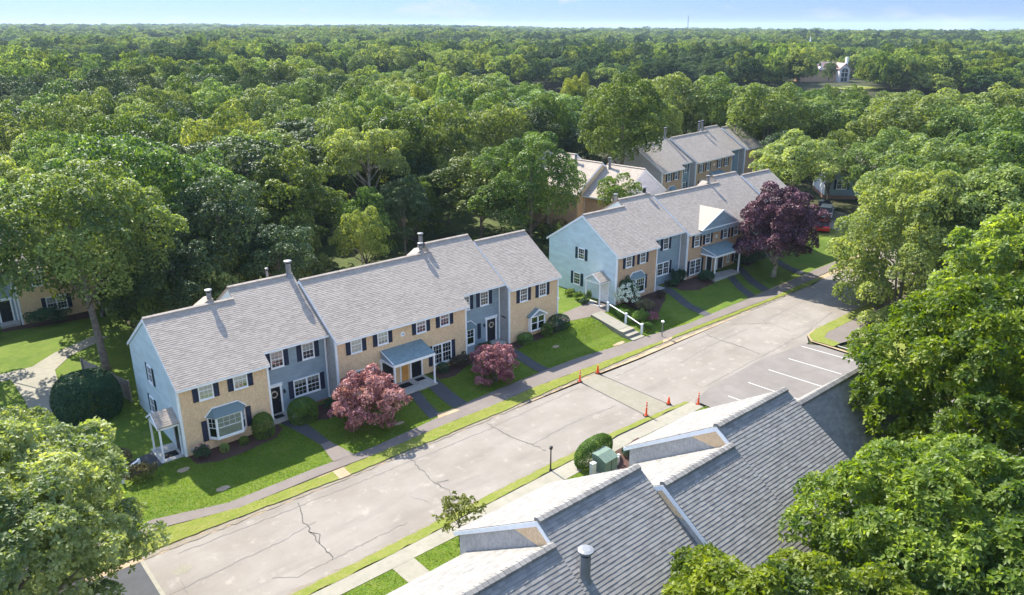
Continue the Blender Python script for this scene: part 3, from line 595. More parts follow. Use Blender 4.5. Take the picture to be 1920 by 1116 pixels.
def bay(root, x, y, z0, w_, h_, d=.55, base=None):
    """three-sided bay window with hipped shingle roof and white arched trim"""
    root_b = MB(); a = w_/2; b = a - .42
    pts = [(-a, 0), (-b, -d), (b, -d), (a, 0)]
    root_b.prism([(px, py, -.14) for px, py in pts], (0, 0, .14)); root_b.prism([(px, py, h_) for px, py in pts], (0, 0, .10))
    for (p, q) in zip(pts, pts[1:]):
        L = hypot(q[0]-p[0], q[1]-p[1]); ux, uy = (q[0]-p[0])/L, (q[1]-p[1])/L; nx_, ny_ = uy, -ux
        for t in (0, L-.09):
            P = [(p[0]+ux*t, p[1]+uy*t, .0), (p[0]+ux*(t+.09), p[1]+uy*(t+.09), 0), (p[0]+ux*(t+.09)-nx_*.08, p[1]+uy*(t+.09)-ny_*.08, 0), (p[0]+ux*t-nx_*.08, p[1]+uy*t-ny_*.08, 0)]
            root_b.prism(P, (0, 0, h_))
    o = root_b.build('bay_window', M['trim'], root, (x, y, z0))
    gl = MB(); inn = MB(); mu = MB(); bl = MB()
    for (p, q) in zip(pts, pts[1:]):
        L = hypot(q[0]-p[0], q[1]-p[1]); ux, uy = (q[0]-p[0])/L, (q[1]-p[1])/L; nx_, ny_ = uy, -ux
        def strip(t0, t1, za, zb, dep, th=.004):
            A1 = (p[0]+ux*t0-nx_*dep, p[1]+uy*t0-ny_*dep); A2 = (p[0]+ux*t1-nx_*dep, p[1]+uy*t1-ny_*dep); A3 = (A2[0]-nx_*th, A2[1]-ny_*th); A4 = (A1[0]-nx_*th, A1[1]-ny_*th)
            return [(A1[0], A1[1], za), (A2[0], A2[1], za), (A3[0], A3[1], za), (A4[0], A4[1], za)], (0, 0, zb-za)
        gl.prism(*strip(.09, L-.09, 0.02, h_-.0, .04)); inn.prism(*strip(.06, L-.06, 0.01, h_, .075)); bl.prism(*strip(.1, L-.1, .02 if L > 1 else h_*.5, h_, .06))
        mu.prism(*strip(.09, L-.09, h_*.5-.02, h_*.5+.02, .02, .02))
        k = 4 if L > 1 else 2
        for i in range(1, k): t = .09 + (L-.18)*i/k; mu.prism(*strip(t-.01, t+.01, h_*.5, h_, .02, .015))
        mu.prism(*strip(.09, L-.09, h_*.75-.008, h_*.75+.008, .022, .012))
        for zz in (0,): mu.prism(*strip(.09, L-.09, zz, zz+.06, .015, .02))
    inn.build('interior', M['inside'], o); bl.build('blind', M['blind'], o); gl.build('pane', M['glass'], o); mu.build('muntin', M['trim'], o)
    r = MB(); e = .1; P = [(-a-e, 0, h_+.1), (-b-e, -d-e, h_+.1), (b+e, -d-e, h_+.1), (a+e, 0, h_+.1)]; T1, T2 = (-b+.02, 0, h_+.58), (b-.02, 0, h_+.58)
    r.face([P[1], P[2], T2, T1]); r.face([P[0], P[1], T1]); r.face([P[2], P[3], T2]); r.face([P[0], T1, T2, P[3]]); r.face(P[::-1]); r.build('bay_roof', M['roof_blue'], o)
    t = MB(); t.tube([(-a-e-.02, -.03, h_+.1), (-b+.0, -.03, h_+.62), (b, -.03, h_+.62), (a+e+.02, -.03, h_+.1)], .045, 6); t.build('arch_trim', M['trim'], o)
    if base: 
        k = MB(); k.prism([(px*.97, py*.96, -.9) for px, py in pts], (0, 0, .755)); k.build('bay_base', base, o)
    return o
def gable_box_window(root, x, y, z0, w_=1.5, h_=1.35, d=.5):
    m = MB(); m.box(-w_/2, w_/2, -d, 0, -.12, 0); m.box(-w_/2, -w_/2+.12, -d, 0, 0, h_); m.box(w_/2-.12, w_/2, -d, 0, 0, h_); m.box(-.06, .06, -d, -d+.1, 0, h_); m.box(-w_/2, w_/2, -d, -d+.12, h_-.1, h_)
    m.box(-w_/2+.12, -.06, -d+.01, -d+.06, h_*.5-.025, h_*.5+.025); m.box(.06, w_/2-.12, -d+.01, -d+.06, h_*.5-.025, h_*.5+.025)
    o = m.build('box_window', M['trim'], root, (x, y, z0))
    MB().box(-w_/2+.1, w_/2-.1, -d+.045, -d+.05, .0, h_-.1).build('pane', M['glass'], o); MB().box(-w_/2+.1, w_/2-.1, -d+.1, -d+.11, 0, h_-.1).build('interior', M['inside'], o)
    r = MB(); e = .15; hh = .55
    for s_ in (-1, 1):
        r.prism([(s_*(w_/2+e), -d-.12, h_-.06), (0, -d-.12, h_+hh), (0, -d-.12, h_+hh+.07), (s_*(w_/2+e), -d-.12, h_+.02)], (0, d+.12, 0))
    r.build('gable_roof', M['roof_blue'], o)
    t = MB()
    for s_ in (-1, 1): t.prism([(s_*(w_/2+e+.02), -d-.125, h_-.1), (0, -d-.125, h_+hh-.05), (0, -d-.125, h_+hh+.09), (s_*(w_/2+e+.02), -d-.125, h_+.05)], (0, -.04, 0))
    t.build('rake_board', M['trim'], o)
    MB().prism([(-w_/2, -d, h_), (w_/2, -d, h_), (0, -d, h_+hh-.05)], (0, .05, 0)).build('pediment', M['clap_blue'], o)
    return o
def canopy(root, x0, x1, y, zt, d, z0, drop=.55, slab=True):
    """shed canopy over two doors, on posts, with a concrete slab"""
    m = MB(); m.prism([(x0, y, zt), (x0, y-d, zt-drop), (x0, y-d, zt-drop-.1), (x0, y, zt-.1)], (x1-x0, 0, 0))
    o = m.build('porch_roof', M['roof_blue'], root)
    add_courses(o, slope_courses(x0, x1, y-d, zt-drop+.006, y, zt+.006, th=(.008, .016)), M['roof_blue'])
    MB().prism([(x0+.02, y, zt-.1), (x0+.02, y-d+.1, zt-drop-.1), (x0+.02, y, zt-drop-.1)], (.05, 0, 0)).build('porch_cheek', M['clap_blue'], o)
    MB().prism([(x1-.07, y, zt-.1), (x1-.07, y-d+.1, zt-drop-.1), (x1-.07, y, zt-drop-.1)], (.05, 0, 0)).build('porch_cheek', M['clap_blue'], o)
    t = MB(); t.box(x0-.03, x1+.03, y-d-.04, y-d+.08, zt-drop-.26, zt-drop-.06); t.box(x0-.03, x0+.09, y-d+.08, y, zt-drop-.26, zt-drop-.101); t.box(x1-.09, x1+.03, y-d+.08, y, zt-drop-.26, zt-drop-.101)
    t.tube([(x0-.02, y-d, zt-drop+.02), (x0-.02, y, zt+.02)], .035, 5); t.build('beam', M['trim'], o)
    for xx in (x0+.06, x1-.06): MB().box(xx-.06, xx+.06, y-d-.02, y-d+.1, z0, zt-drop-.262).build('post', M['trim'], o)
    if slab: MB().box(x0+.0, x1+.1, y-d-.15, y-.01, z0-.3, z0).build('porch_slab', M['concrete'], root)
    return o
def side_porch(root, xw, yc, z0, d=1.25, w_=2.0, wall=None, dm='door'):
    """gabled side porch on the -X end wall"""
    ze = z0 + 2.45; zr = ze + .62; m = MB()
    for s_ in (-1, 1): m.prism([(xw-d-.12, yc+s_*(w_/2+.12), ze-.06), (xw-d-.12, yc, zr-.0), (xw-d-.12, yc, zr+.08), (xw-d-.12, yc+s_*(w_/2+.12), ze+.02)], (d+.12, 0, 0))
    o = m.build('porch_roof', M['roof_a'], root)
    cs = slope_courses(0, d+.12, 0, 0, w_/2+.12, .62+.06, th=(.008, .016))
    for s_ in (-1, 1):
        V = []; F = []; A_ = []
        for v, f, a in cs:
            b = len(V); V += [(xw-d-.12+p[0], yc+s_*(w_/2+.13-p[1]), ze+.024+p[2]) for p in v]; F += [tuple(b+i for i in q) for q in f]; A_ += a
        q = link('shingles', fast_mesh('shingles', V, F, [M['roof_a']], attr=A_), o); q['kind'] = 'stuff'
    t = MB()
    for s_ in (-1, 1): t.prism([(xw-d-.125, yc+s_*(w_/2+.14), ze-.1), (xw-d-.125, yc, zr-.06), (xw-d-.125, yc, zr+.09), (xw-d-.125, yc+s_*(w_/2+.14), ze+.04)], (-.04, 0, 0))
    t.box(xw-d, xw, yc-w_/2-.05, yc-w_/2+.05, ze-.22, ze-.06); t.box(xw-d, xw, yc+w_/2-.05, yc+w_/2+.05, ze-.22, ze-.06); t.box(xw-d-.05, xw-d+.05, yc-w_/2-.05, yc+w_/2+.05, ze-.24, ze-.08)
    t.build('porch_trim', M['trim'], o)
    MB().prism([(xw-d-.02, yc-w_/2, ze-.06), (xw-d-.02, yc+w_/2, ze-.06), (xw-d-.02, yc, zr-.06)], (.05, 0, 0)).build('pediment', wall or M['clap_light'], o)
    for yy in (yc-w_/2+.02, yc+w_/2-.02): MB().box(xw-d-.05, xw-d+.06, yy-.055, yy+.055, z0, ze-.24).build('post', M['trim'], o)
    MB().box(xw-d-.2, xw-.01, yc-w_/2-.15, yc+w_/2+.15, z0-.3, z0).build('porch_slab', M['concrete'], root)
    add_door(root, xw, yc-.35, z0+.02, -pi/2, mat_=dm)
    MB().box(xw-d+.1, xw-.2, yc-.75, yc+.0, z0, z0+.015).build('doormat', M['black'], root)
DX = 0
def row(name, label, cat, origin, rz, U, detail=2, split=False, group=None):
    """U: list of unit dicts in local coordinates"""
    root = thing(name, label, cat, origin, rz, group)
    for i, u in enumerate(U):
        sl_ = u.get('slope', .645); half = u.get('half', 5.3); yr = u['ye'] + half; zr = u['ze'] + half*sl_; yb = yr + half; zb = u['ze']
        prev = U[i-1] if i else None; nxt = U[i+1] if i+1 < len(U) else None
        u['yr'], u['zr'], u['yb'] = yr, zr, yb
        add_roof(root, u['x0'], u['x1'], u['ye'], u['ze'], yr, zr, yb, zb, u.get('roof', M['roof_a']), split=split and u.get('split', True), rakeL=u.get('rakeL', True), rakeR=u.get('rakeR', True), cap='parts' if split else 'stuff', tab=u.get('tab', .3), near=u.get('near', True), far=u.get('far', True))
        add_body(root, u['x0']+.03, u['x1']-.03, u['yf'], yb-.35, u['z0'], u['ye'], u['ze'], yr, zr, yb, zb, u['front'], u.get('L', M['cedar_grey']), u.get('R', M['cedar_grey']), u.get('back', u['front']), labelf=u.get('label'))
    return root

# ---------------------------------------------------------------- building A : long row in the middle
CB, CD, CG, BL, LB = M['cedar'], M['cedar_brown'], M['cedar_grey'], M['clap_blue'], M['clap_light']
UA = [dict(x0=12.7, x1=18.95, yf=47.8, z0=.15, ye=47.5, ze=5.12, front=CB, L=LB, R=CB, label='tan shingled wall with bay window'),
      dict(x0=18.95, x1=24.0, yf=49.0, z0=.45, ye=48.45, ze=5.72, front=BL, L=LB, R=BL, rakeL=False, label='recessed slate blue wall'),
      dict(x0=24.0, x1=36.1, yf=47.6, z0=.45, ye=47.2, ze=5.45, front=CB, L=CG, R=CB, rakeR=False, half=5.35, label='tan shingled wall behind two plum-leaved trees'),
      dict(x0=36.1, x1=40.8, yf=48.9, z0=.75, ye=48.2, ze=6.08, front=BL, L=CG, R=BL, half=5.2, rakeL=False, label='recessed blue wall with small bay'),
      dict(x0=40.8, x1=46.8, yf=47.7, z0=.6, ye=47.35, ze=5.72, front=CB, L=CG, R=CG, half=5.1, label='tan shingled wall with gabled box window')]
UA[1]['front'] = BL
A_ = row('townhouse_row', 'long two-storey townhouse row with light blue gable nearest the camera, two pink-leaved trees in front', 'building', (0, 0, 0), 0, UA)
def facade_windows(root, spec, dx=0, dz=0, sm='shutter'):
    for (x, y, z, w_, h_, cols, sh, bl) in spec: win_set(root, x+dx, y, z+dz, w_, h_, 0, cols, sh, blind=bl, smat=sm)
facade_windows(A_, [(14.58, 47.8, 3.84, .98, 1.27, 1, 'LR', 1.0), (16.92, 47.8, 3.88, .98, 1.24, 1, 'LR', 1.0),
    (20.12, 49.0, 4.05, .98, 1.28, 1, 'LR', .7), (22.52, 49.0, 4.05, .98, 1.28, 1, 'LR', .6), (22.2, 49.0, 1.33, 2.1, 1.34, 2, 'LR', .35),
    (25.72, 47.6, 4.08, .95, 1.25, 1, 'LR', 1.0), (28.02, 47.6, 4.12, .95, 1.25, 1, 'LR', 1.0), (31.55, 47.6, 4.14, .95, 1.27, 1, 'LR', .5), (33.85, 47.6, 4.16, .95, 1.27, 1, 'LR', .6),
    (33.5, 47.6, 1.0, 1.9, 1.72, 2, 'LR', .3), (26.1, 47.6, 1.2, 1.95, 1.42, 2, 'LR', .3),
    (36.95, 48.9, 4.34, .95, 1.27, 1, 'R', .6), (39.02, 48.9, 4.34, .95, 1.27, 1, 'LR', .5),
    (42.52, 47.7, 4.2, .92, 1.25, 1, 'LR', 1.0), (44.78, 47.7, 4.2, .92, 1.25, 1, 'LR', .3)])
bay(A_, 15.68, 47.79, 1.02, 2.6, 1.42); add_shutter(A_, 14.17, 47.8, .82, 1.5); add_shutter(A_, 17.2, 47.8, .9, 1.5)
bay(A_, 37.1, 48.89, 1.35, 1.7, 1.3, .5, BL); add_shutter(A_, 38.42, 48.9, 1.38, 1.4)
gable_box_window(A_, 43.92, 47.69, 1.35, 1.75, 1.3, .4)
add_door(A_, 19.62, 49.0, .5, wreath=True); add_lamp(A_, 20.4, 49.0, 2.1)
add_door(A_, 30.93, 47.6, .5); add_door(A_, 28.3, 47.6, .5, mat_='door'); 
MB().box(29.5, 30.12, 47.53, 47.598, .5, 2.1).build('board_panel', M['plywood'], A_)
MB().box(29.38, 29.5, 47.52, 47.6, .5, 2.2).build('trim_board', M['trim'], A_)
add_door(A_, 39.75, 48.9, .8, wreath=True); add_lamp(A_, 38.95, 48.9, 2.5)
canopy(A_, 27.75, 31.5, 47.59, 3.62, 1.85, .48)
MB().box(28.9, 29.9, 46.5, 47.2, .482, .495).build('doormat', M['black'], A_); MB().box(30.5, 31.3, 46.8, 47.3, .482, .495).build('doormat', M['black'], A_)
MB().box(19.05, 20.8, 48.0, 48.98, .15, .46).build('porch_slab', M['concrete'], A_); MB().box(39.2, 40.7, 47.9, 48.88, .4, .76).build('porch_slab', M['concrete'], A_)
MB().box(19.3, 20.0, 48.3, 48.8, .462, .475).build('doormat', M['black'], A_)
sg = MB(); sg.tube([(29.81, 47.599, 4.48), (29.81, 47.56, 4.48)], .2, 16); sg = sg.build('number_sign', M['trim'], A_)
def text(s_, loc, size, rot, parent, m, name='lettering'):
    cu = bpy.data.curves.new(name, 'FONT'); cu.body = s_; cu.size = size; cu.align_x = 'CENTER'; cu.align_y = 'CENTER'; cu.extrude = .004
    o = bpy.data.objects.new(name, cu); COL.objects.link(o); dg = bpy.context.evaluated_depsgraph_get(); me = bpy.data.meshes.new_from_object(o.evaluated_get(dg)); me.materials.clear(); me.materials.append(m)
    bpy.data.objects.remove(o); q = link(name, me, parent, loc); q.rotation_euler = rot; return q
text('16', (29.81, 47.55, 4.48), .24, (R(90), 0, 0), sg, M['number'])
for yy, zz, sm in ((53.2, 3.62, 1), (53.9, .95, 2)): win_set(A_, 12.73, yy, zz, .95 if sm == 1 else 1.0, 1.3, -pi/2, 1, 'LR', blind=.3, smat='shutter_green')
side_porch(A_, 12.72, 49.2, .16)
downspout(A_, 19.0, 48.9, .4, 5.5); downspout(A_, 23.85, 48.95, .5, 5.55); downspout(A_, 36.18, 48.85, .6, 5.9)
for i in range(3): MB().box(13.05+i*.14, 13.15+i*.14, 47.74, 47.8, .42, .58).build('meter_box', M['grey_box'], A_)
# grey step wall ornament, side canopy on the far end
orn = MB()
for k in range(5): orn.tube([(40.8, 48.15+k*.1, 2.9+.05*(k % 2)), (40.76, 48.2+k*.1, 3.02+.03*(k % 3))], .02, 5)
orn.tube([(40.79, 48.05, 2.92), (40.79, 48.65, 2.92)], .018, 5); orn.build('wall_ornament', M['metal_dark'], A_)
cp = MB(); cp.prism([(46.8, 49.0, 3.15), (48.1, 49.0, 2.85), (48.1, 49.0, 2.95), (46.8, 49.0, 3.25)], (0, 1.9, 0)); cp = cp.build('porch_roof', M['roof_a'], A_)
MB().box(46.8, 48.15, 48.93, 49.0, 2.74, 2.9).build('beam', M['trim'], cp)
for yy in (49.08, 50.75): MB().box(47.98, 48.07, yy, yy+.09, .55, 2.84).build('post', M['trim'], cp)
for (x, u, hh) in ((17.35, 0, 1.0), (23.72, 1, 1.15), (35.3, 2, .9), (35.9, 3, .95)):
    uu = UA[u]; flue(A_, x, uu['yr'] + (.25 if x != 23.72 else -.1), uu['zr'], hh, .17 if x != 23.72 else .2)
flue(A_, 22.4, 54.6, UA[1]['zr']-.3, .9, .09)
cricket(A_, 17.3, UA[0]['yr']+.15, UA[0]['zr'], M['roof_a']); cricket(A_, 35.2, UA[2]['yr']+.15, UA[2]['zr'], M['roof_a'])

# ---------------------------------------------------------------- building B : second row to the right
UB = [dict(x0=54.25, x1=60.4, yf=47.3, z0=1.15, ye=47.0, ze=6.12, front=CD, L=LB, R=CD, half=5.1, label='brown shingled wall behind a white hydrangea'),
      dict(x0=60.4, x1=65.5, yf=48.3, z0=1.3, ye=47.85, ze=6.67, front=BL, L=LB, R=BL, half=5.1, rakeL=False, label='recessed slate blue wall'),
      dict(x0=65.5, x1=77.3, yf=47.4, z0=1.35, ye=47.1, ze=6.42, front=CD, L=CG, R=CD, half=5.2, rakeR=False, label='brown shingled wall with porch and triangular dormer'),
      dict(x0=77.3, x1=82.0, yf=48.6, z0=1.45, ye=48.0, ze=7.0, front=BL, L=CG, R=BL, half=5.2, rakeL=False, label='blue wall behind the purple-leaved tree'),
      dict(x0=82.0, x1=88.0, yf=47.5, z0=1.5, ye=47.15, ze=6.8, front=CD, L=CG, R=CG, half=5.1, label='brown shingled end wall')]
B_ = row('townhouse_row', 'second townhouse row with wide light blue gable wall and triangular dormer, behind the purple tree', 'building', (0, 0, 0), 0, UB)
facade_windows(B_, [(55.98, 47.3, 4.72, .92, 1.3, 1, 'LR', .6), (58.1, 47.3, 4.75, .92, 1.28, 1, 'LR', .6), (60.95, 48.3, 5.0, .6, 1.2, 1, 'R', .5), (62.95, 48.3, 5.05, .92, 1.28, 1, 'LR', .6), (62.72, 48.3, 2.3, 2.0, 1.4, 2, 'LR', .4),
    (67.1, 47.4, 4.8, .92, 1.27, 1, 'LR', .9), (69.05, 47.4, 4.82, .92, 1.27, 1, 'LR', .6), (72.3, 47.4, 4.85, .92, 1.27, 1, 'LR', .2), (74.3, 47.4, 4.85, .92, 1.27, 1, 'LR', .4), (67.15, 47.4, 1.7, 2.0, 1.68, 2, 'LR', .45),
    (74.9, 47.4, 1.8, .95, 1.6, 1, 'LR', .2), (79, 48.6, 5.2, .92, 1.27, 1, 'LR', .5), (84, 47.5, 5.1, .92, 1.27, 1, 'LR', .5)])
bay(B_, 57.3, 47.29, 2.0, 2.2, 1.4); add_shutter(B_, 58.75, 47.3, 1.95, 1.5)
add_door(B_, 69.65, 47.4, 1.38); add_door(B_, 71.75, 47.4, 1.38); canopy(B_, 68.0, 72.6, 47.39, 4.55, 1.95, 1.36)
add_window(B_, 73.3, 47.4, 1.85, .5, 1.0, 0, 1)
add_door(B_, 60.95, 48.3, 1.35); MB().box(60.45, 61.9, 47.2, 48.28, .9, 1.32).build('porch_slab', M['concrete'], B_)
win_set(B_, 54.28, 52.1, 4.8, .92, 1.18, -pi/2, 1, 'LR', blind=.4, smat='shutter_green'); win_set(B_, 54.28, 52.62, 2.0, .98, 1.3, -pi/2, 1, 'LR', blind=.4, smat='shutter_green')
side_porch(B_, 54.27, 49.15, 1.1, 1.3, 1.9, dm='trim'); add_lamp(B_, 54.25, 50.0, 3.0, -pi/2)
s2 = MB(); s2.tube([(70.65, 47.398, 5.35), (70.65, 47.36, 5.35)], .19, 16); s2 = s2.build('number_sign', M['trim'], B_); text('18', (70.65, 47.35, 5.35), .22, (R(90), 0, 0), s2, M['number'])
downspout(B_, 65.35, 48.25, 1.4, 6.4); downspout(B_, 60.5, 48.25, 1.3, 6.3)
# dormer: triangular pediment in front of the roof
d_ = MB(); xa, xb, zc, zt = 67.3, 74.1, 6.62, 8.35; xm = 70.9
d_.prism([(xa+.1, 47.02, zc), (xb-.1, 47.02, zc), (xm, 47.02, zt-.08)], (0, .12, 0)); dm = d_.build('dormer', M['clap_blue'], B_)
q = MB(); yrd = 47.1 + (zt-6.42)/.645
q.face([(xa-.1, 46.95, zc-.02), (xm, 46.95, zt), (xm, yrd+.05, zt), (xa-.1, 47.4, zc)]); q.face([(xb+.1, 46.95, zc-.02), (xb+.1, 47.4, zc), (xm, yrd+.05, zt), (xm, 46.95, zt)])
q = q.build('dormer_roof', M['roof_a'], dm); q.modifiers.new('s', 'SOLIDIFY').thickness = .08
t = MB(); t.prism([(xa-.1, 46.93, zc-.02), (xm, 46.93, zt+.02), (xm, 46.93, zt-.14), (xa+.2, 46.93, zc-.02)], (0, .06, 0)); t.prism([(xb+.1, 46.93, zc-.02), (xm, 46.93, zt+.02), (xm, 46.93, zt-.14), (xb-.2, 46.93, zc-.02)], (0, .06, 0)); t.box(xa-.05, xb+.05, 46.9, 47.0, 6.52, 6.62); t.build('trim_board', M['trim'], dm)
MB().box(xa, xb, 46.95, 47.05, 6.05, 6.52).build('dormer_band', M['clap_blue'], dm)
for (x, u, hh, dk, dy) in ((62.0, 0, 1.2, False, 2.6), (64.9, 1, .75, True, .2), (75.6, 2, 1.0, False, .25)):
    flue(B_, x, UB[u]['yr']+dy, UB[u]['zr'] - (.0 if dy < 1 else .5), hh, .17, dk)
cricket(B_, 75.4, UB[2]['yr']+.15, UB[2]['zr'], M['roof_a'])

# ---------------------------------------------------------------- building C : foreground roofs
RC = M['roof_c']
UC = [dict(x0=5.0, x1=16.6, yf=11.9, z0=.1, ye=11.6, ze=5.62, front=CG, L=CG, R=CG, roof=RC, half=5.3),
      dict(x0=16.6, x1=22.35, yf=12.9, z0=.1, ye=12.5, ze=6.2, front=CG, L=CG, R=CG, roof=RC, half=5.3),
      dict(x0=22.35, x1=27.2, yf=11.5, z0=.1, ye=11.15, ze=5.98, front=CG, L=CG, R=CG, roof=RC, half=5.3),
      dict(x0=27.2, x1=33.0, yf=12.4, z0=.1, ye=12.03, ze=6.55, front=CG, L=CG, R=CG, roof=RC, half=5.3),
      dict(x0=33.0, x1=42.6, yf=11.4, z0=.1, ye=12.4, ze=5.1, front=CG, L=CG, R=CG, roof=RC, half=4.3, slope=.98, split=False)]
for u in UC[:4]: u['slope'] = .645
C_ = row('townhouse_row', 'foreground townhouse row seen from above, grey shingled roofs with stepped ridges at the bottom', 'building', (0, 0, 0), 0, UC, split=True)
flue(C_, 16.95, 15.6, 8.1, 1.35, .2, boot=True)
for xx, u in ((16.6, UC[1]), (22.35, UC[2]), (27.2, UC[3])):   # fresh tan shingles in the gable peaks
    P = [(xx-.012, u['yr']-1.3, u['zr']-.24-1.3*.645), (xx-.012, u['yr']+1.3, u['zr']-.24-1.3*.645), (xx-.012, u['yr'], u['zr']-.24)]
    MB().prism(P, (.04, 0, 0)).build('gable_peak', M['cedar'], C_)

# ---------------------------------------------------------------- buildings D, E, F, far ones
PG = M['stucco']
def gz(x, y): return hgt(x, y)
UD = [dict(x0=0, x1=6.0, yf=-5.1, z0=-.1, ye=-5.4, ze=4.9, front=CD, L=PG, R=PG, half=5.4, near=True),
      dict(x0=6.0, x1=11.2, yf=-4.0, z0=-.1, ye=-4.2, ze=5.15, front=CD, L=CB, R=PG, half=5.4),
      dict(x0=11.2, x1=17, yf=-5.0, z0=-.1, ye=-5.2, ze=5.6, front=CD, L=PG, R=PG, half=5.4)]
D_ = row('townhouse_row', 'townhouse block with plain pale pinkish gable and bright roof, behind the second row', 'building', (78.0, 63.9, 1.35), R(96), UD)
flue(D_, 5.2, .7, 7.9, 1.5, .17); flue(D_, 10.0, 1.9, 8.0, 1.5, .17)
win_set(D_, 13.0, 6.2, 3.2, .92, 1.25, pi, 1, 'LR', blind=.4)
UE = [dict(x0=-9.9, x1=-4.0, yf=.2, z0=-.2, ye=-.15, ze=5.3, front=CD, L=CG, R=CD, half=5.3, label='tan wall beside the pale gable'),
      dict(x0=-4.0, x1=0, yf=1.3, z0=-.1, ye=.85, ze=5.75, front=BL, L=LB, R=BL, half=5.2, rakeL=False),
      dict(x0=0, x1=12.0, yf=.2, z0=0, ye=-.15, ze=5.6, front=CD, L=CG, R=CD, half=5.3, rakeR=False),
      dict(x0=12, x1=16.6, yf=1.3, z0=0, ye=.7, ze=6.1, front=BL, L=CG, R=BL, half=5.2, rakeL=False),
      dict(x0=16.6, x1=22.6, yf=.2, z0=0, ye=-.15, ze=5.9, front=CD, L=CG, R=CG, half=5.1)]
E_ = row('townhouse_row', 'farthest tan and blue townhouse row with three metal flues, partly hidden by trees', 'building', (100.3, 71.9, 1.5), R(7), UE)
facade_windows(E_, [(-8.0, .2, 3.8, .92, 1.3, 1, 'LR', .4), (-5.9, .2, 3.8, .92, 1.3, 1, 'LR', .4), (-3.2, 1.3, 4.1, .9, 1.3, 1, 'LR', .4), (-1.3, 1.3, 4.1, .9, 1.3, 1, 'LR', .5), (-1.9, 1.3, 1.2, 1.9, 1.4, 2, 'LR', .3),
    (1.6, .2, 3.9, .92, 1.3, 1, 'LR', .8), (3.8, .2, 3.9, .92, 1.3, 1, 'LR', .8), (7.6, .2, 3.9, .92, 1.3, 1, 'LR', .3), (9.9, .2, 3.9, .92, 1.3, 1, 'LR', .4), (2.3, .2, 1.0, 1.9, 1.6, 2, 'LR', .5), (9.9, .2, 1.0, 1.9, 1.6, 2, 'LR', .5), (13.6, 1.3, 4.3, .9, 1.3, 1, 'LR', .5)])
canopy(E_, 4.4, 8.0, .19, 3.5, 1.9, .05); add_door(E_, 5.2, .2, .05); add_door(E_, 6.9, .2, .05)
bay(E_, -7.0, .19, 1.0, 2.0, 1.35); downspout(E_, -.15, 1.25, 0, 5.5)
s3 = MB(); s3.tube([(5.8, .198, 4.6), (5.8, .16, 4.6)], .18, 14); s3.build('number_sign', M['trim'], E_)
for x, y, z, hh in ((-.4, 5.9, 8.9, 1.7), (10.3, 5.9, 8.8, 1.9), (11.9, 6.2, 9.2, 1.5)): flue(E_, x, y, z, hh, .18)
UF = [dict(x0=-7.0, x1=0, yf=1.2, z0=0, ye=.7, ze=5.35, front=BL, L=LB, R=BL, half=5.2), dict(x0=0, x1=7.0, yf=0, z0=0, ye=-.35, ze=5.15, front=CB, L=CG, R=CB, half=5.3)]
F_ = row('townhouse_row', 'blue and tan townhouse at the left edge, mostly behind the big tree', 'building', (9.3, 82.6, .05), 0, UF)
add_door(F_, -.95, 1.2, .3); MB().box(-1.9, -.1, .1, 1.18, 0, .28).build('porch_slab', M['concrete'], F_)
facade_windows(F_, [(-2.6, 1.2, 3.8, .92, 1.3, 1, 'LR', .3), (1.9, 0, 3.6, .92, 1.3, 1, 'LR', .4), (4.4, 0, 3.6, .92, 1.3, 1, 'LR', .4), (3.2, 0, .9, 1.8, 1.4, 2, 'LR', .4)])
UH = [dict(x0=0, x1=5, yf=.3, z0=0, ye=0, ze=4.3, front=BL, L=M['trim'], R=BL, half=4.5), dict(x0=5, x1=12, yf=.9, z0=0, ye=.6, ze=4.6, front=M['cedar_grey'], L=CG, R=CG, half=4.5)]
H_ = row('townhouse', 'shaded blue house glimpsed between trees beyond the parked cars', 'house', (117.5, 59.5, 1.6), R(-50), UH)
facade_windows(H_, [(2.6, .3, 1.0, 1.6, 1.5, 2, 'LR', .3), (7.5, .9, 1.0, 1.6, 1.5, 2, 'LR', .3)])
# big pinkish-roofed house far off among the trees
G_ = thing('large_house', 'distant house with pinkish roof, white chimney and tall arched window', 'house', (385, 201, gz(385, 201) - .5), R(-38)); G_.scale = (.66, .66, .66)
k = MB(); k.box(-22, 6, 0, 12, -1, 9.5); k.build('wall', M['cedar_brown'], G_)
k = MB(); k.prism([(-22.5, -1, 9.3), (-22.5, 6, 15), (-22.5, 13, 9.3)], (29, 0, 0)); rf = k.build('roof', M['roof_far'], G_)
k = MB(); k.prism([(6, -5, -1), (14, -5, -1), (14, -5, 10.2), (10, -5, 13.4), (6, -5, 10.2)], (0, 16, 0)); k.build('front_wing', M['stucco'], G_)
k = MB(); k.prism([(5.4, -5.5, 9.6), (10, -5.5, 13.6), (14.6, -5.5, 9.6), (14.6, -5.5, 10.2), (10, -5.5, 14.4), (5.4, -5.5, 10.2)], (0, 17, 0)); k.build('wing_roof', M['roof_far'], G_)
k = MB(); P = [(7.6, -5.08, 1)] + [(10 - 2.4*cos(t), -5.08, 8.4 + 2.4*sin(t)) for t in np.linspace(0, pi, 11)] + [(12.4, -5.08, 1)]; k.prism(P, (0, .06, 0)); aw = k.build('arched_window', M['inside'], G_)
k = MB(); 
for zz in (4.0, 7.4): k.box(7.6, 12.4, -5.16, -5.09, zz, zz+.35)
k.box(9.85, 10.15, -5.16, -5.09, 1, 10.5); k.build('muntin', M['trim'], aw)
MB().box(12.5, 14.0, 0, 2, 9, 18.5).build('chimney', M['trim'], G_)
MB().prism([(-9, -1.2, 9.3), (-5, -1.2, 9.3), (-7, -1.2, 12.6)], (0, 6, 0)).build('dormer', M['stucco'], G_)
for i in range(5): link('window', cached('gw', lambda: MB().box(-.6, .6, -.06, 0, 0, 2).mesh('window', M['inside'])), G_, (-19 + i*5, -.01, 5.6))
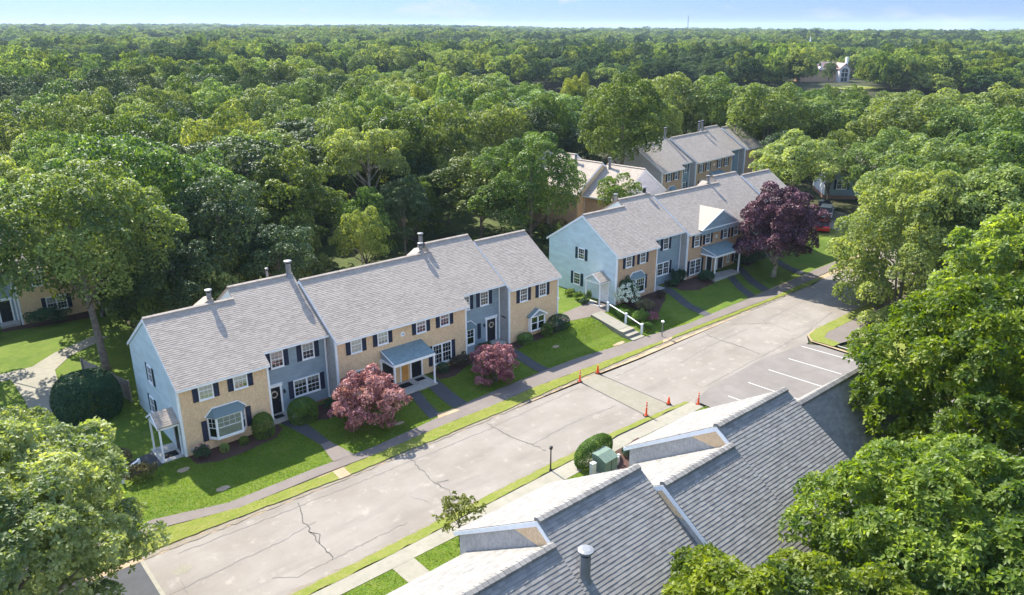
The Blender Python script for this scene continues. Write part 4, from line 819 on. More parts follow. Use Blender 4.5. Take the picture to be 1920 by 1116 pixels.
drape('meadow', [[(338, 165), (360, 160), (366, 176), (345, 182)]], M['lawn_dry'], .15, step=10)
# church steeple and mast on the skyline
S_ = thing('church', 'tiny white church steeple above the distant treetops', 'church', (610, 344, 3)); S_.scale = (.52, .52, .52)
MB().box(-7, 7, -12, 12, 0, 10).build('nave', M['trim'], S_); MB().box(-3, 3, -15, -9, 0, 17).build('tower', M['trim'], S_)
k = MB(); k.tube([(0, -12, 17), (0, -12, 21), (0, -12, 34)], [3.2, 2.2, .1], 8); k.build('spire', M['trim'], S_)
T_ = thing('radio_mast', 'thin radio mast on the horizon, right of centre', 'mast', (1597, 1204, 8)); T_.scale = (1, 1, .82)
k = MB()
for a in range(3): k.tube([(1.6*cos(a*2.1), 1.6*sin(a*2.1), 0), (.5*cos(a*2.1), .5*sin(a*2.1), 55)], .35, 4)
for zz in range(4, 55, 5): k.tube([(1.4, 0, zz), (-.9, 1.1, zz+2.5), (-.9, -1.1, zz+5)], .2, 4)
k.build('lattice', M['metal'], T_)
W_ = thing('white_building', 'small pale building among far treetops near the right edge', 'building', (654, 249, 3.5)); W_.scale = (.6, .6, .6)
MB().box(-12, 12, -6, 6, 0, 9).build('wall', M['trim'], W_); MB().prism([(-13, -7, 9), (-13, 0, 12.5), (-13, 7, 9)], (26, 0, 0)).build('roof', M['metal'], W_)
# ---------------------------------------------------------------- small things on the ground
def cone(x, y, hh, label, tall):
    t = thing('traffic_cone' if not tall else 'traffic_delineator', label, 'traffic cone', (x, y, .03), random.uniform(0, 3), 'orange cones around the road patch')
    MB().box(-.18, .18, -.18, .18, 0, .05).build('base', M['rubber'], t)
    k = MB()
    if tall: k.tube([(0, 0, .05), (0, 0, .12), (0, 0, hh-.08), (0, 0, hh)], [.13, .075, .055, .03], 12)
    else: k.tube([(0, 0, .05), (0, 0, hh)], [.14, .035], 14)
    b = k.build('cone_body', M['orange'], t)
    if tall:
        for z in (.62, .82): MB().tube([(0, 0, hh*z), (0, 0, hh*z+.07)], .066, 12).build('reflective_band', M['reflect'], b)
cone(40.9, 39.0, 1.05, 'tall orange delineator at the grass verge, left end of the road patch', True)
cone(43.15, 39.15, .75, 'small orange cone on the far verge beside the cut in the road', False)
cone(40.45, 31.75, 1.15, 'tall banded orange delineator on the near kerb by the patch', True)
cone(43.2, 31.85, .62, 'shortest orange cone, at the near corner of the road patch', False)
cone(44.85, 30.35, 1.0, 'orange cone rightmost, where the near sidewalk ends', True)
def lamp(x, y, z, hh, label, globe=False):
    t = thing('path_lamp', label, 'lamp post', (x, y, z))
    MB().tube([(0, 0, 0), (0, 0, .06)], .11, 12).build('base', M['metal_dark'], t)
    MB().tube([(0, 0, .06), (0, 0, hh-.2)], [.05, .04], 10).build('pole', M['metal_dark' if not globe else 'metal'], t)
    k = MB()
    if globe: k.tube([(0, 0, hh-.22), (0, 0, hh-.16), (0, 0, hh-.06), (0, 0, hh)], [.06, .13, .15, .06], 12); k.build('lamp_head', M['trim'], t)
    else: k.tube([(0, 0, hh-.22), (0, 0, hh-.2), (0, 0, hh-.04), (0, 0, hh+.02)], [.05, .1, .13, .03], 12); k.build('lamp_head', M['metal_dark'], t)
lamp(30.0, 30.95, .08, 1.75, 'short black lamp post on the near grass verge beside the road')
lamp(53.15, 40.5, .1, 1.7, 'thin lamp post with pale round head beside the steps', True)
# utility boxes behind the hedge
t = thing('transformer', 'dull green transformer cabinet beside the clipped hedge', 'utility box', (32.75, 28.75, .06), R(4))
k = MB(); k.box(-.62, .62, -.5, .55, 0, .95); k.build('cabinet', M['green_box'], t)
k = MB(); k.prism([(-.66, -.55, .95), (-.66, .6, .95), (-.66, .6, 1.22), (-.66, .1, 1.22)], (1.32, 0, 0)); k.build('lid', M['green_box'], t)
MB().box(-.75, .75, -.65, .7, -.1, .03).build('pad', M['concrete'], t); MB().box(-.02, .02, -.515, -.5, .1, .9).build('door_seam', M['black'], t)
t = thing('pedestal', 'pale grey telecom pedestal left of the green cabinet', 'utility box', (31.6, 28.75, .06)); MB().box(-.17, .17, -.13, .13, 0, .85).build('cabinet', M['grey_box'], t); MB().box(-.19, .19, -.15, .15, .85, .95).build('lid', M['grey_box'], t)
t = thing('pedestal', 'pair of short pale meter posts right of the green cabinet', 'utility post', (33.75, 28.6, .06))
for dx in (0, .26): MB().tube([(dx, dx*.5, 0), (dx, dx*.5, .5), (dx, dx*.5, .62)], [.09, .09, .11], 10).build('post', M['grey_box'], t)
# steps with railing between the rows
t = thing('steps', 'pale concrete steps and walk rising from the sidewalk between the two rows', 'steps', (51.2, 41.6, 0))
k = MB(); xs0 = -.8
for i, (ya, yb_, z) in enumerate(((0.0, .62, .24), (.62, 1.24, .44), (1.24, 1.9, .64))): MB().box(-.75, .85, ya, yb_+.02 if i < 2 else yb_, -.1, z).build('step', M['path_pale'], t)
k = MB(); k.prism([(-.7, 1.9, -.1), (-.7, 5.4, .4), (-.7, 5.4, 1.2), (-.7, 1.9, .66)], (1.5, 0, 0)); k.build('landing', M['path_pale'], t)
t = thing('railing', 'white wooden railing with three posts along the concrete steps', 'railing', (52.3, 42.2, .1))
for (x, y, z, hh) in ((0, 0, 0, 1.05), (.15, 2.1, .45, 1.0), (.35, 4.6, .85, 1.0)): 
    p = MB().box(-.075, .075, -.075, .075, 0, hh).build('post', M['trim'], t, (x, y, z)); MB().box(-.1, .1, -.1, .1, hh, hh+.06).build('post_cap', M['trim'], p)
for dz in (.93, ): MB().tube([(0, 0, dz), (.15, 2.1, .45+dz-.02), (.35, 4.6, .85+dz-.03)], .055, 6).build('rail', M['trim'], t)
t = thing('railing', 'short white railing between two olive shrubs at the side path', 'railing', (8.7, 47.3, .05))
for (x, y) in ((0, 0), (1.25, .75)): MB().box(-.07, .07, -.07, .07, 0, .95).build('post', M['trim'], t, (x, y, 0))
MB().tube([(0, 0, .82), (1.25, .75, .88)], .06, 6).build('rail', M['trim'], t); MB().tube([(0, 0, .4), (1.25, .75, .45)], .04, 6).build('rail', M['trim'], t)
t = thing('railing', 'small dark iron railing at the back of the light blue gable', 'railing', (54.6, 57.6, 1.2))
for k_ in range(4): MB().tube([(-k_*.4, k_*.05, -.2), (-k_*.4, k_*.05, 1.0)], .025, 5).build('post', M['metal_dark'], t)
MB().tube([(0, 0, .98), (-1.2, .15, .98)], .025, 5).build('rail', M['metal_dark'], t)
# stockade fence at the back of the first row
t = thing('fence', 'weathered wooden fence running back from the light blue gable', 'fence', (12.5, 58.7, .05), R(103))
for i in range(52):
    hh = 1.75 + random.uniform(-.03, .03); MB().prism([(0, 0, 0), (.13, 0, 0), (.13, 0, hh-.06), (.065, 0, hh), (0, 0, hh-.06)], (0, .02, 0)).build('picket', M['wood_grey'], t, (i*.145, random.uniform(-.006, .006), 0))
for i in range(4): MB().box(0, .1, .03, .13, 0, 1.85).build('post', M['wood_grey'], t, (i*2.4, 0, 0))
for z in (.4, 1.35): MB().box(0, 7.5, .021, .06, z, z+.09).build('rail', M['wood_grey'], t)
# ---------------------------------------------------------------- cars
def car(label, x, y, z, rz, paint, suv=False, name='parked_car'):
    t = thing(name, label, 'car', (x, y, z), rz, None)
    hb = 1.02 if suv else .88; ht = 1.75 if suv else 1.43; L2 = 2.3; W2 = .92
    prof = [(-L2, .35), (-L2, hb-.12), (-L2+.12, hb), (-1.15, hb+.04), (1.0, hb+.02), (L2-.25, hb-.12), (L2, hb-.3), (L2, .35), (1.75, .25), (-1.75, .25)]
    bm = bmesh.new()
    for sy in (-1, 1): pass
    vs = []
    for yy, ins in ((-W2, .0), (-W2+.06, -.0), (W2-.06, 0), (W2, 0)):
        f_ = .04 if abs(yy) == W2 else 0
        vs.append([bm.verts.new((px*(1-f_), yy, pz - (f_*2 if pz > .5 else 0))) for px, pz in prof])
    for a, b in zip(vs, vs[1:]):
        for i in range(len(prof)): j = (i+1) % len(prof); bm.faces.new((a[i], a[j], b[j], b[i]))
    bm.faces.new(vs[0]); bm.faces.new(vs[-1][::-1]); bmesh.ops.recalc_face_normals(bm, faces=bm.faces); me = bpy.data.meshes.new('body'); bm.to_mesh(me); bm.free(); me.materials.append(paint); link('body', me, t)
    back = -2.15 if suv else -1.75
    def cab(z0, z1, sh, m, nm):
        k = MB(); lo = [(back+.0, z0), (1.15, z0)]; hi = [(back+.25 if suv else back+.6, z1), (.35, z1)]; wl, wh = W2-.06-sh, W2-.22-sh
        P = [(lo[0][0]+sh, -wl, z0), (lo[1][0]-sh, -wl, z0), (lo[1][0]-sh, wl, z0), (lo[0][0]+sh, wl, z0), (hi[0][0]+sh, -wh, z1), (hi[1][0]-sh, -wh, z1), (hi[1][0]-sh, wh, z1), (hi[0][0]+sh, wh, z1)]
        k.v = P; k.f = [(0, 3, 2, 1), (4, 5, 6, 7), (0, 1, 5, 4), (1, 2, 6, 5), (2, 3, 7, 6), (3, 0, 4, 7)]; k.m = [0]*6; k.a = [.5]*6; return k.build(nm, m, t)
    cab(hb, ht-.06, 0, M['dark_car'] if paint is M['black'] else M['door'], 'window')
    k = MB(); xb = back + (.25 if suv else .6); k.prism([(xb-.05, -W2+.2, ht-.06), (.4, -W2+.2, ht-.06), (.4, W2-.2, ht-.06), (xb-.05, W2-.2, ht-.06)], (0, 0, .07)); k.build('roof', paint, t)
    for px in (-.35,): 
        k = MB(); k.tube([(px, -W2+.05, hb), (px+.05, -W2+.2, ht-.05)], .035, 4); k.tube([(px, W2-.05, hb), (px+.05, W2-.2, ht-.05)], .035, 4); k.build('pillar', paint, t)
    for wx in (-1.4, 1.42):
        for sy in (-1, 1):
            wq = MB().tube([(wx, sy*(W2-.18), .33), (wx, sy*(W2+.02), .33)], .33, 16).build('wheel', M['rubber'], t); MB().tube([(wx, sy*(W2+.021), .33), (wx, sy*(W2+.03), .33)], .2, 12).build('rim', M['metal'], wq)
    for sy in (-1, 1):
        MB().box(L2-.12, L2+.01, sy*.68-.18, sy*.68+.18, hb-.42, hb-.28).build('headlight', M['reflect'], t); MB().box(-L2-.01, -L2+.1, sy*.72-.14, sy*.72+.14, hb-.3, hb-.14).build('tail_light', M['red_paint'], t)
        MB().box(.85, 1.0, sy*(W2+.1)-.09, sy*(W2+.1)+.09, hb+.02, hb+.18).build('mirror', paint, t)
    return t
car('silver car parked past the purple tree at the end of the road', 106.5, 53.2, 1.0, R(25), M['white_car'], True)
car('bright red car just showing beside the purple tree', 98.6, 49.6, 1.0, R(30), M['red_paint'])
car('dark car behind the silver one at the end of the road', 110.5, 55.6, 1.0, R(25), M['dark_car'])
car('white car under the left foreground tree', 2.6, 53.5, .1, R(10), M['white_car'])
car('dark blue car under the left foreground tree', 2.9, 57.0, .1, R(8), M['dark_car'])
drape('parking_lot', [[(-20, 45), (5.5, 45), (5.7, 61), (-20, 61)]], M['path_dark'], .035)

# ---------------------------------------------------------------- foliage
def leaves(P, Nrm, size, aspect=.6, jitter=.8, curl=0):
    n = len(P); Nn = Nrm + rng.normal(size=(n, 3)) * jitter; Nn /= np.linalg.norm(Nn, axis=1)[:, None] + 1e-9
    r_ = rng.normal(size=(n, 3)); a = np.cross(Nn, r_); a /= np.linalg.norm(a, axis=1)[:, None] + 1e-9; b = np.cross(Nn, a)
    s_ = size * rng.uniform(.65, 1.35, n)[:, None]; a = a * s_ * .5; b = b * s_ * .5 * aspect
    V = np.stack([P - a, P + b, P + a, P - b], 1).reshape(-1, 3)
    return V, np.arange(4*n).reshape(n, 4)
def rosettes(P, Nrm, size, aspect=.42, k=6):
    n = len(P) // k; P = P[:n]; Nn = Nrm[:n] + rng.normal(size=(n, 3)) * .35; Nn /= np.linalg.norm(Nn, axis=1)[:, None]
    t = np.cross(Nn, rng.normal(size=(n, 3))); t /= np.linalg.norm(t, axis=1)[:, None]; b_ = np.cross(Nn, t); V = []
    for i in range(k):
        an = 2*pi*i/k + rng.uniform(-.35, .35, n)[:, None]; d = t*np.cos(an) + b_*np.sin(an) + Nn * rng.uniform(-.15, .6, n)[:, None]; d /= np.linalg.norm(d, axis=1)[:, None]
        s_ = size * rng.uniform(.6, 1.3, n)[:, None]; sd = np.cross(d, Nn + rng.normal(size=(n, 3))*.5); sd /= np.linalg.norm(sd, axis=1)[:, None] + 1e-9
        V.append(np.stack([P + d*s_*.08, P + d*s_*.55 + sd*s_*aspect*.5, P + d*s_*1.02 - Nn*s_*.12, P + d*s_*.55 - sd*s_*aspect*.5], 1))
    V = np.concatenate(V).reshape(-1, 3); return V, np.arange(len(V)).reshape(-1, 4), np.tile(rng.random(n), k), np.tile(P, (k, 1))
def cloud(lobes, n, zmin=-.45, inner=.82, keep=.12, shell=.10):
    lobes = np.asarray(lobes, float); w_ = lobes[:, 3]**2; idx = rng.choice(len(lobes), n*3, p=w_/w_.sum())
    d = rng.normal(size=(n*3, 3)); d /= np.linalg.norm(d, axis=1)[:, None]; d[:, 2] = np.where(d[:, 2] < zmin, -d[:, 2], d[:, 2])
    L = lobes[idx]; rr = L[:, 3] * (1.03 - np.abs(rng.normal(size=n*3)) * shell); P = L[:, :3] + d * rr[:, None] * (lobes[idx][:, 4:7] if lobes.shape[1] > 4 else 1)
    ok = np.ones(len(P), bool)
    for j, l in enumerate(lobes):
        q = np.linalg.norm(P - l[:3], axis=1) < l[3] * inner; ok &= ~(q & (idx != j))
    ok |= rng.random(len(P)) < keep
    P, d = P[ok][:n], d[ok][:n]; return P, d
def make_lobes(r, h, n, base=.38, lr=(.26, .42), seed=1, flat=1.0, top=.95):
    g_ = np.random.default_rng(seed); L = []
    cz = h * (base + top) / 2; rz_ = h * (top - base) / 2
    for i in range(n):
        u = (i + .5) / n; ph = i * 2.39996 + g_.uniform(-.4, .4); z = 1 - 1.75 * u; q = math.sqrt(max(0, 1 - z*z)) if z > -.3 else .93
        lrad = r * g_.uniform(*lr); s_ = g_.uniform(.62, .86)
        L.append((cos(ph)*q*r*s_, sin(ph)*q*r*s_, cz + z*rz_*g_.uniform(.65, .9)*flat - lrad*.15, lrad))
    L.append((0, 0, cz, r*.55)); return L
def crown_mesh(name, lobes, n, size, m, sub=5, subr=.42, jitter=.55, aspect=.6, zmin=-.45, seed=3, core=.68, ros=False):
    """lobes get sub-lobes (tufts), so the outline stays uneven at every scale"""
    g_ = np.random.default_rng(seed); S = []
    for (x, y, z, r_) in lobes:
        for k in range(sub):
            d = g_.normal(size=3); d /= np.linalg.norm(d); d[2] = abs(d[2]) * .9 - .15
            S.append((x + d[0]*r_*.78, y + d[1]*r_*.78, z + d[2]*r_*.78, r_ * subr * g_.uniform(.7, 1.25)))
        S.append((x, y, z, r_ * core))
    P, d = cloud(S, n, zmin, inner=.88, keep=.06)
    if ros:
        V, F, at, Q = rosettes(P, d * .7 + np.array([0, 0, .35]), size, aspect); return fast_mesh(name, V, F, [m], attr=np.clip(at * .75 + rng.random(len(F)) * .25, 0, 1))
    V, F = leaves(P, d * .6 + np.array([0, 0, .35]), size, aspect, jitter)
    att = rng.random(len(F)) * .7 + .3 * (np.sin(P[:, 0]*1.3 + P[:, 1]*.9 + P[:, 2]*1.1) * .5 + .5)
    return fast_mesh(name, V, F, [m], attr=att)
def trunk_mesh(r, h, lobes, m, base=.38, lean=.0, rad=.22, limbs=7, seed=1):
    g_ = random.Random(seed); k = MB(); zt = h*(base+.22)
    k.tube([(0, 0, -.3), (.02, 0, .5), (lean*.4+g_.uniform(-.1, .1), g_.uniform(-.1, .1), h*base*.6), (lean, g_.uniform(-.2, .2), zt), (lean*1.1, 0, h*.8)], [rad*1.5, rad*1.05, rad*.85, rad*.6, rad*.15], 8)
    for l in g_.sample(lobes[:-1], min(limbs, len(lobes)-1)):
        z0 = h*base*g_.uniform(.7, 1.25); mx, my = l[0]*.5 + g_.uniform(-.3, .3), l[1]*.5 + g_.uniform(-.3, .3)
        k.tube([(lean*.8, 0, z0), (mx, my, (z0 + l[2])*.52), (l[0]*.9, l[1]*.9, l[2])], [rad*.42, rad*.28, rad*.08], 6)
    return k.mesh('trunk', m, smooth=True)
PROTO = {}
def proto(key, r, h, nl, n, size, lm, tm, **k):
    seed = k.pop('seed', 1); base = k.pop('base', .38); lr = k.pop('lr', (.26, .42)); rad = k.pop('rad', .2); limbs = k.pop('limbs', 7); top = k.pop('top', .95)
    L = make_lobes(r, h, nl, base, lr, seed, top=top); PROTO[key] = (crown_mesh('crown', L, n, size, M[lm], seed=seed, **k), trunk_mesh(r, h, L, M[tm], base, rad=rad, limbs=limbs, seed=seed), r, h)
proto('oak0', 6, 16, 26, 15000, .36, 'oak', 'bark', seed=1, base=.22)
proto('oak1', 6, 16, 22, 15000, .36, 'oak', 'bark', seed=2, base=.2, lr=(.3, .46))
proto('oak2', 6, 16, 32, 15000, .34, 'oak', 'bark', seed=5, base=.26, lr=(.22, .38))
proto('dark0', 5, 15, 20, 13000, .28, 'pine', 'bark', seed=6, base=.36, lr=(.24, .38), sub=7, subr=.36)
proto('dark1', 5, 15, 24, 13000, .28, 'pine', 'bark', seed=8, base=.2, lr=(.24, .36), sub=7, subr=.36)
proto('pale0', 6, 15, 24, 15000, .33, 'oak_pale', 'bark_pale', seed=9, base=.42, rad=.17, limbs=12)
proto('low0', 5, 10, 20, 13000, .3, 'oak', 'bark', seed=14, base=.02)
for i in range(3): proto('far%d' % i, 6, 16, 14, 1700, .9, 'far', 'bark', seed=20+i, base=.3, sub=3, subr=.5, limbs=2)
proto('far3', 5.5, 16, 14, 1700, .8, 'far_pine', 'bark', seed=30, base=.3, sub=4, subr=.45, limbs=2)
proto('far4', 6, 15, 14, 1700, .9, 'far', 'bark', seed=31, base=.3, sub=4, subr=.45, limbs=2)
NT = 0
LBL = {'low': ('broadleaf_tree', 'low tree'), 'oak': ('broadleaf_tree', 'leafy green broadleaf tree'), 'dark': ('pine_tree', 'dark dense pine tree'), 'pale': ('broadleaf_tree', 'pale yellow-green tree')}
def put_tree(x, y, h_, r_, kind, label, group=None, key=None, z=None, name=None):
    key = key or {'oak': random.choice(['oak0', 'oak1', 'oak2']), 'dark': random.choice(['dark0', 'dark1']), 'pale': 'pale0', 'low': 'low0'}[kind]
    cm_, tm_, pr, ph = PROTO[key]; nm = name or LBL[kind][0]
    t = thing(nm, label, 'tree', (x, y, hgt(x, y) if z is None else z), random.uniform(0, 6.28), group)
    t.scale = (r_/pr, r_/pr, h_/ph)
    link('trunk', tm_, t); link('crown', cm_, t); return t
NEAR = [(352.0,183.5,12.0,3.2,'oak','lone tree before the distant pinkish-roofed house'), (15.8,80.0,12.5,4.6,'low','dense low tree filling the gap between the leftmost house and the wood'), (17.9,70.2,9.5,3.8,'low','dense low tree at the back corner of the first row, beside the fence'), (22.0,68.0,9.0,3.6,'low','dense low tree behind the first flue'), (27.5,70.5,9.5,3.6,'low','dense low tree behind the big flue of the first row'), (32.5,71.5,9.0,3.4,'low','dense low tree behind the long middle roof'), (43.5,76.5,9.5,3.4,'low','dense low tree beneath the sparse tall one'), (52.5,79.5,9.0,3.6,'low','dense low tree between the sparse tall tree and the lone round one'), (68.0,76.5,9.5,3.6,'low','dense low tree between the lone round tree and the pale block'), (113.6,56.8,11.5,4.6,'oak','tree half hiding the shaded blue house'), (104.4,60.6,10.5,4.2,'dark','dark tree behind the purple one, right of the pale spreading tree'), (109.5,62.5,12.0,4.4,'dark','dark tree left of the shaded blue house'), (5.6,73.5,17.4,5.7,'oak','tall green tree at the left edge in front of the blue and tan house'), (19.4,77.5,19.3,6.4,'oak','tallest broadleaf tree of the left clump, its crown highest'), (12.55,66.3,16.0,5.4,'oak','large tree with bare grey trunk rising behind the round dark bush'),
 (26.1,80.5,16.5,5.2,'oak','broadleaf tree behind the left end of the first row, second in line'), (24.7,70.2,14.9,4.9,'dark','dark tree standing close behind the first flue of the first row'), (18.6,67.3,12.2,4.4,'dark','dark low tree just behind the light blue gable'),
 (34.4,75.6,14.9,5.3,'oak','rounded broadleaf tree behind the middle of the first row'), (37.2,90.7,15.7,5.2,'oak','broadleaf tree deeper in the wood behind the rounded one'), (38.6,78.8,11.2,3.2,'dark','slim dark tree left of the tall pale-green one'),
 (28.6,66.8,10.0,3.7,'dark','low dark tree directly behind the stepped roofs of the first row'), (38.5,68.5,9.0,2.8,'pale','small yellowish tree at the wood edge behind the first row'), (51.3,92.8,17.2,5.0,'oak','broadleaf tree behind the tall pale-green one'),
 (61.3,84.5,16.7,5.0,'oak','broadleaf tree left of the lone round-crowned tree'), (64.4,98.9,15.2,4.4,'dark','dark tree in the second line left of the lone round-crowned tree'), (56.1,84.8,11.6,3.8,'dark','shaded dark tree with long bare trunk behind the first row'),
 (81.7,99.6,15.7,6.1,'oak','broad green tree behind the lone round-crowned tree'), (86.8,76.8,20.1,5.4,'dark','very tall dark tree beside the pale pinkish gable, hanging over the farthest row'), (80.5,87.1,15.1,4.0,'dark','dark tree behind the pale block'),
 (97.0,101.9,16.5,8.1,'oak','wide-crowned tree in the wood behind the farthest row'), (78.3,90.3,13.5,4.5,'dark','low dark tree at the back of the pale block'), (119.0,93.3,19.0,7.5,'oak','big tree right behind the flues of the farthest row'),
 (127.6,87.9,17.7,7.1,'oak','big tree behind the right end of the farthest row'), (124.0,75.2,18.6,7.0,'oak','large tree overhanging the right end of the farthest row'), (102.6,56.8,11.6,6.2,'pale','light green spreading tree just behind the second row, before the farthest row'),
 (133.5,68.4,14.8,7.6,'oak','tree above the shaded blue house'), (110.3,47.7,12.9,5.0,'oak','tree right of the parked silver car'), (128.8,52.8,17.2,8.1,'oak','tall tree behind the shaded blue house'), (141.2,50.7,17.6,8.0,'oak','broad tree in the back line at the right'),
 (148.2,43.4,18.9,8.0,'oak','tall tree in the back line at the right edge'), (98.0,36.4,14.8,7.0,'oak','big tree in the right-hand wood above the road end'), (105.0,30.9,16.3,6.5,'oak','big tree at the right edge, middle height'), 
 (76.9,22.8,14.7,5.5,'oak','green tree right behind the pale one at the road end'), (80.1,18.5,16.2,4.7,'oak','green tree at the right edge above the foreground tree'), (86.5,33.5,13.5,5.6,'low','full green tree beside the road bend, behind the pale one')]
for (x, y, h_, r_, kd, lb) in NEAR:
    if x == 12.55:
        L = make_lobes(6.6, 17.6, 38, .38, (.26, .4), 77); t = thing('broadleaf_tree', lb, 'tree', (12.55, 66.3, .1)); link('crown', crown_mesh('crown', L, 34000, .27, M['oak'], seed=77), t); link('trunk', trunk_mesh(5.6, 16.5, L, M['bark'], .45, rad=.3, lean=-.6, seed=77), t)
    elif x == 86.8:
        L = make_lobes(6.3, 20.5, 34, .28, (.26, .4), 78); t = thing('broadleaf_tree', lb, 'tree', (86.3, 75.2, 1.2)); link('crown', crown_mesh('crown', L, 26000, .3, M['oak'], seed=78), t); link('trunk', trunk_mesh(6.3, 20.5, L, M['bark'], .3, rad=.35, seed=78), t)
    else: put_tree(x, y, h_, r_, kd, lb)
# lone tree, purple tree, sparse pale tree
def solo(name, label, x, y, z, r, h, nl, n, size, lm, tm, base=.3, lr=(.26, .42), seed=1, rad=.3, limbs=9, top=.95, **k):
    L = make_lobes(r, h, nl, base, lr, seed, top=top); t = thing(name, label, 'tree', (x, y, z))
    link('crown', crown_mesh('crown', L, n, size, M[lm], seed=seed, **k), t); link('trunk', trunk_mesh(r, h, L, M[tm], base, rad=rad, limbs=limbs, seed=seed), t); return t
solo('broadleaf_tree', 'lone dense round-crowned tree with visible trunk between the two rows', 61.2, 67.5, .9, 6.2, 14.8, 34, 32000, .25, 'oak', 'bark', .2, seed=41)
solo('purple_tree', 'large purple-leaved tree with pale trunk in front of the second row', 75.4, 42.7, .9, 4.3, 10.2, 36, 40000, .23, 'purple', 'bark_pale', .14, seed=42, rad=.25, sub=7)
solo('broadleaf_tree', 'sparse tall pale-green tree with bare branching trunks behind the first row', 48.6, 83.5, .3, 5.4, 16.6, 20, 16000, .28, 'oak_pale', 'bark_pale', .5, seed=43, rad=.22, limbs=18, lr=(.2, .34))
solo('young_tree', 'small bright lime-green tree behind the ridge of the second row', 73.0, 64.2, 1.3, 3.1, 8.8, 14, 9000, .2, 'hedge_lime', 'bark', .3, seed=44, rad=.1)
for lb, x, y, r, h, sd in (('larger pinkish-plum japanese maple at left, before the porch', 24.3, 43.9, 2.75, 4.3, 51), ('smaller pinkish-plum japanese maple right of the porch', 35.7, 43.5, 2.0, 3.5, 52)):
    solo('japanese_maple', lb, x, y, hgt(x, y), r, h, 34, 15000 if r > 2.3 else 9500, .19, 'redmaple', 'bark', -.12, seed=sd, rad=.1, sub=8, subr=.34, lr=(.2, .32), top=1.0, aspect=.45, jitter=.6)
# foreground trees
solo('broadleaf_tree', 'large pale green tree with low crown overhanging the road end at the right', 74.4, 28.6, .7, 6.9, 15.6, 48, 62000, .27, 'oak_mid', 'bark', -.2, seed=46, sub=7, subr=.36)
solo('broadleaf_tree', 'full green tree directly right of the large pale one at the road end', 77.5, 21.5, .7, 6.6, 15.8, 36, 34000, .28, 'oak', 'bark', .08, seed=47, sub=7, subr=.36)
solo('foreground_tree', 'near glossy green tree filling the lower right corner below the roofs', 18.9, 8.4, 0, 5.0, 11.2, 42, 100000, .23, 'fg', 'bark', .3, seed=61, sub=9, subr=.34, aspect=.5, core=.62, ros=True)
solo('foreground_tree', 'glossy green tree at the right edge right above the corner tree', 28.6, 7.0, 0, 5.2, 12.6, 40, 90000, .25, 'fg', 'bark', .3, seed=66, sub=9, subr=.34, aspect=.5, core=.62, ros=True)
solo('foreground_tree', 'tall near glossy green tree at the right edge above the shaded roof', 40.4, 10.4, 0, 6.3, 16.0, 44, 90000, .27, 'fg', 'bark', .25, seed=62, sub=9, subr=.34, aspect=.5, core=.62, ros=True)
solo('foreground_tree', 'near glossy green tree whose top rises highest at the right edge', 52.5, 13.6, .2, 4.6, 18.0, 32, 50000, .30, 'fg', 'bark', .3, seed=63, sub=9, subr=.34, aspect=.5, core=.62, ros=True)
solo('foreground_tree', 'grey-green foreground tree in the lower left corner over the parking area', 0.9, 35.0, 0, 5.8, 12.2, 36, 80000, .24, 'fgleft', 'bark', .2, seed=64, sub=9, subr=.34, aspect=.5, core=.62, ros=True)
solo('foreground_tree', 'smaller grey-green tree behind the lower left one, at the left edge', .9, 45.6, 0, 3.9, 9.6, 22, 30000, .22, 'fgleft', 'bark', .2, seed=65, sub=8, subr=.34, aspect=.5, core=.62, ros=True)
# forest: nearest as things, the rest as one object
def blocked(x, y):
    az = math.degrees(math.atan2(y, x)); d = hypot(x, y)
    if y < 74 and x < 66: return True
    if x < 20 and y < 98: return True
    if 62 < x < 92 and y < 88: return True
    if 84 < x < 132 and 57 < y < 84: return True
    if 88 < x < 122 and 34 < y < 66: return True
    if y < 34 and x < 66: return True
    if x < 112 and y > 28: 
        if y < 66: return True
    if az < 50.5 and 172 < d < 330: return True
    if 50.5 <= az < 54 and 200 < d < 330: return True
    if 54 <= az < 62 and 270 < d < 370: return True
    if 71 < az < 76 and 420 < d < 520: return True
    if 300 < d < 455 and 25.3 < az < 29.3: return True
    if d > 2750 and az < 47: return True
    for (nx_, ny_, nh, nr, *_) in NEAR:
        if hypot(x-nx_, y-ny_) < nr*.8 + 1.5: return True
    return hypot(x-60.6, y-67.7) < 8 or hypot(x-48.6, y-83.5) < 5
pts = []; r_ = 62.0
while r_ < 4300:
    sp = 7.2 if r_ < 450 else (8.5 if r_ < 900 else (12 if r_ < 1800 else 19)); step = sp / r_; a = R(8 if r_ < 200 else 11)
    amax = R(96 if r_ < 200 else 88)
    while a < amax:
        rr = r_ + random.uniform(-.42, .42)*sp; aa = a + random.uniform(-.42, .42)*step; x, y = rr*cos(aa), rr*sin(aa)
        if not blocked(x, y): pts.append((rr, x, y, sp))
        a += step
    r_ += sp * .92
pts.sort()
def clump(x, y, s=.011): return sin(x*s*2.3+1.3*sin(y*s)) + sin(y*s*3.1+x*s*1.7)*.8 + sin((x+y)*s*5.3)*.4
NI = 245
gl = {'oak': 'green broadleaf tree standing in the dense wood around the houses', 'dark': 'dark pine tree standing in the dense wood around the houses', 'pale': 'pale green tree standing in the dense wood around the houses'}
for (rr, x, y, sp) in pts[:NI]:
    c_ = clump(x, y); kd = 'dark' if c_ > .7 and random.random() < .75 or random.random() < .18 else ('pale' if random.random() < .16 else 'oak')
    put_tree(x, y, random.uniform(10.5, 17.5) * (.93 if kd == 'dark' else 1), random.choice([random.uniform(3.4, 5), random.uniform(5, 7.2)]), kd, gl[kd], {'oak': 'green broadleaf trees of the near wood', 'dark': 'dark pines of the near wood', 'pale': 'pale trees of the near wood'}[kd])
rest = pts[NI:]
ids = []; sc = []; V = []
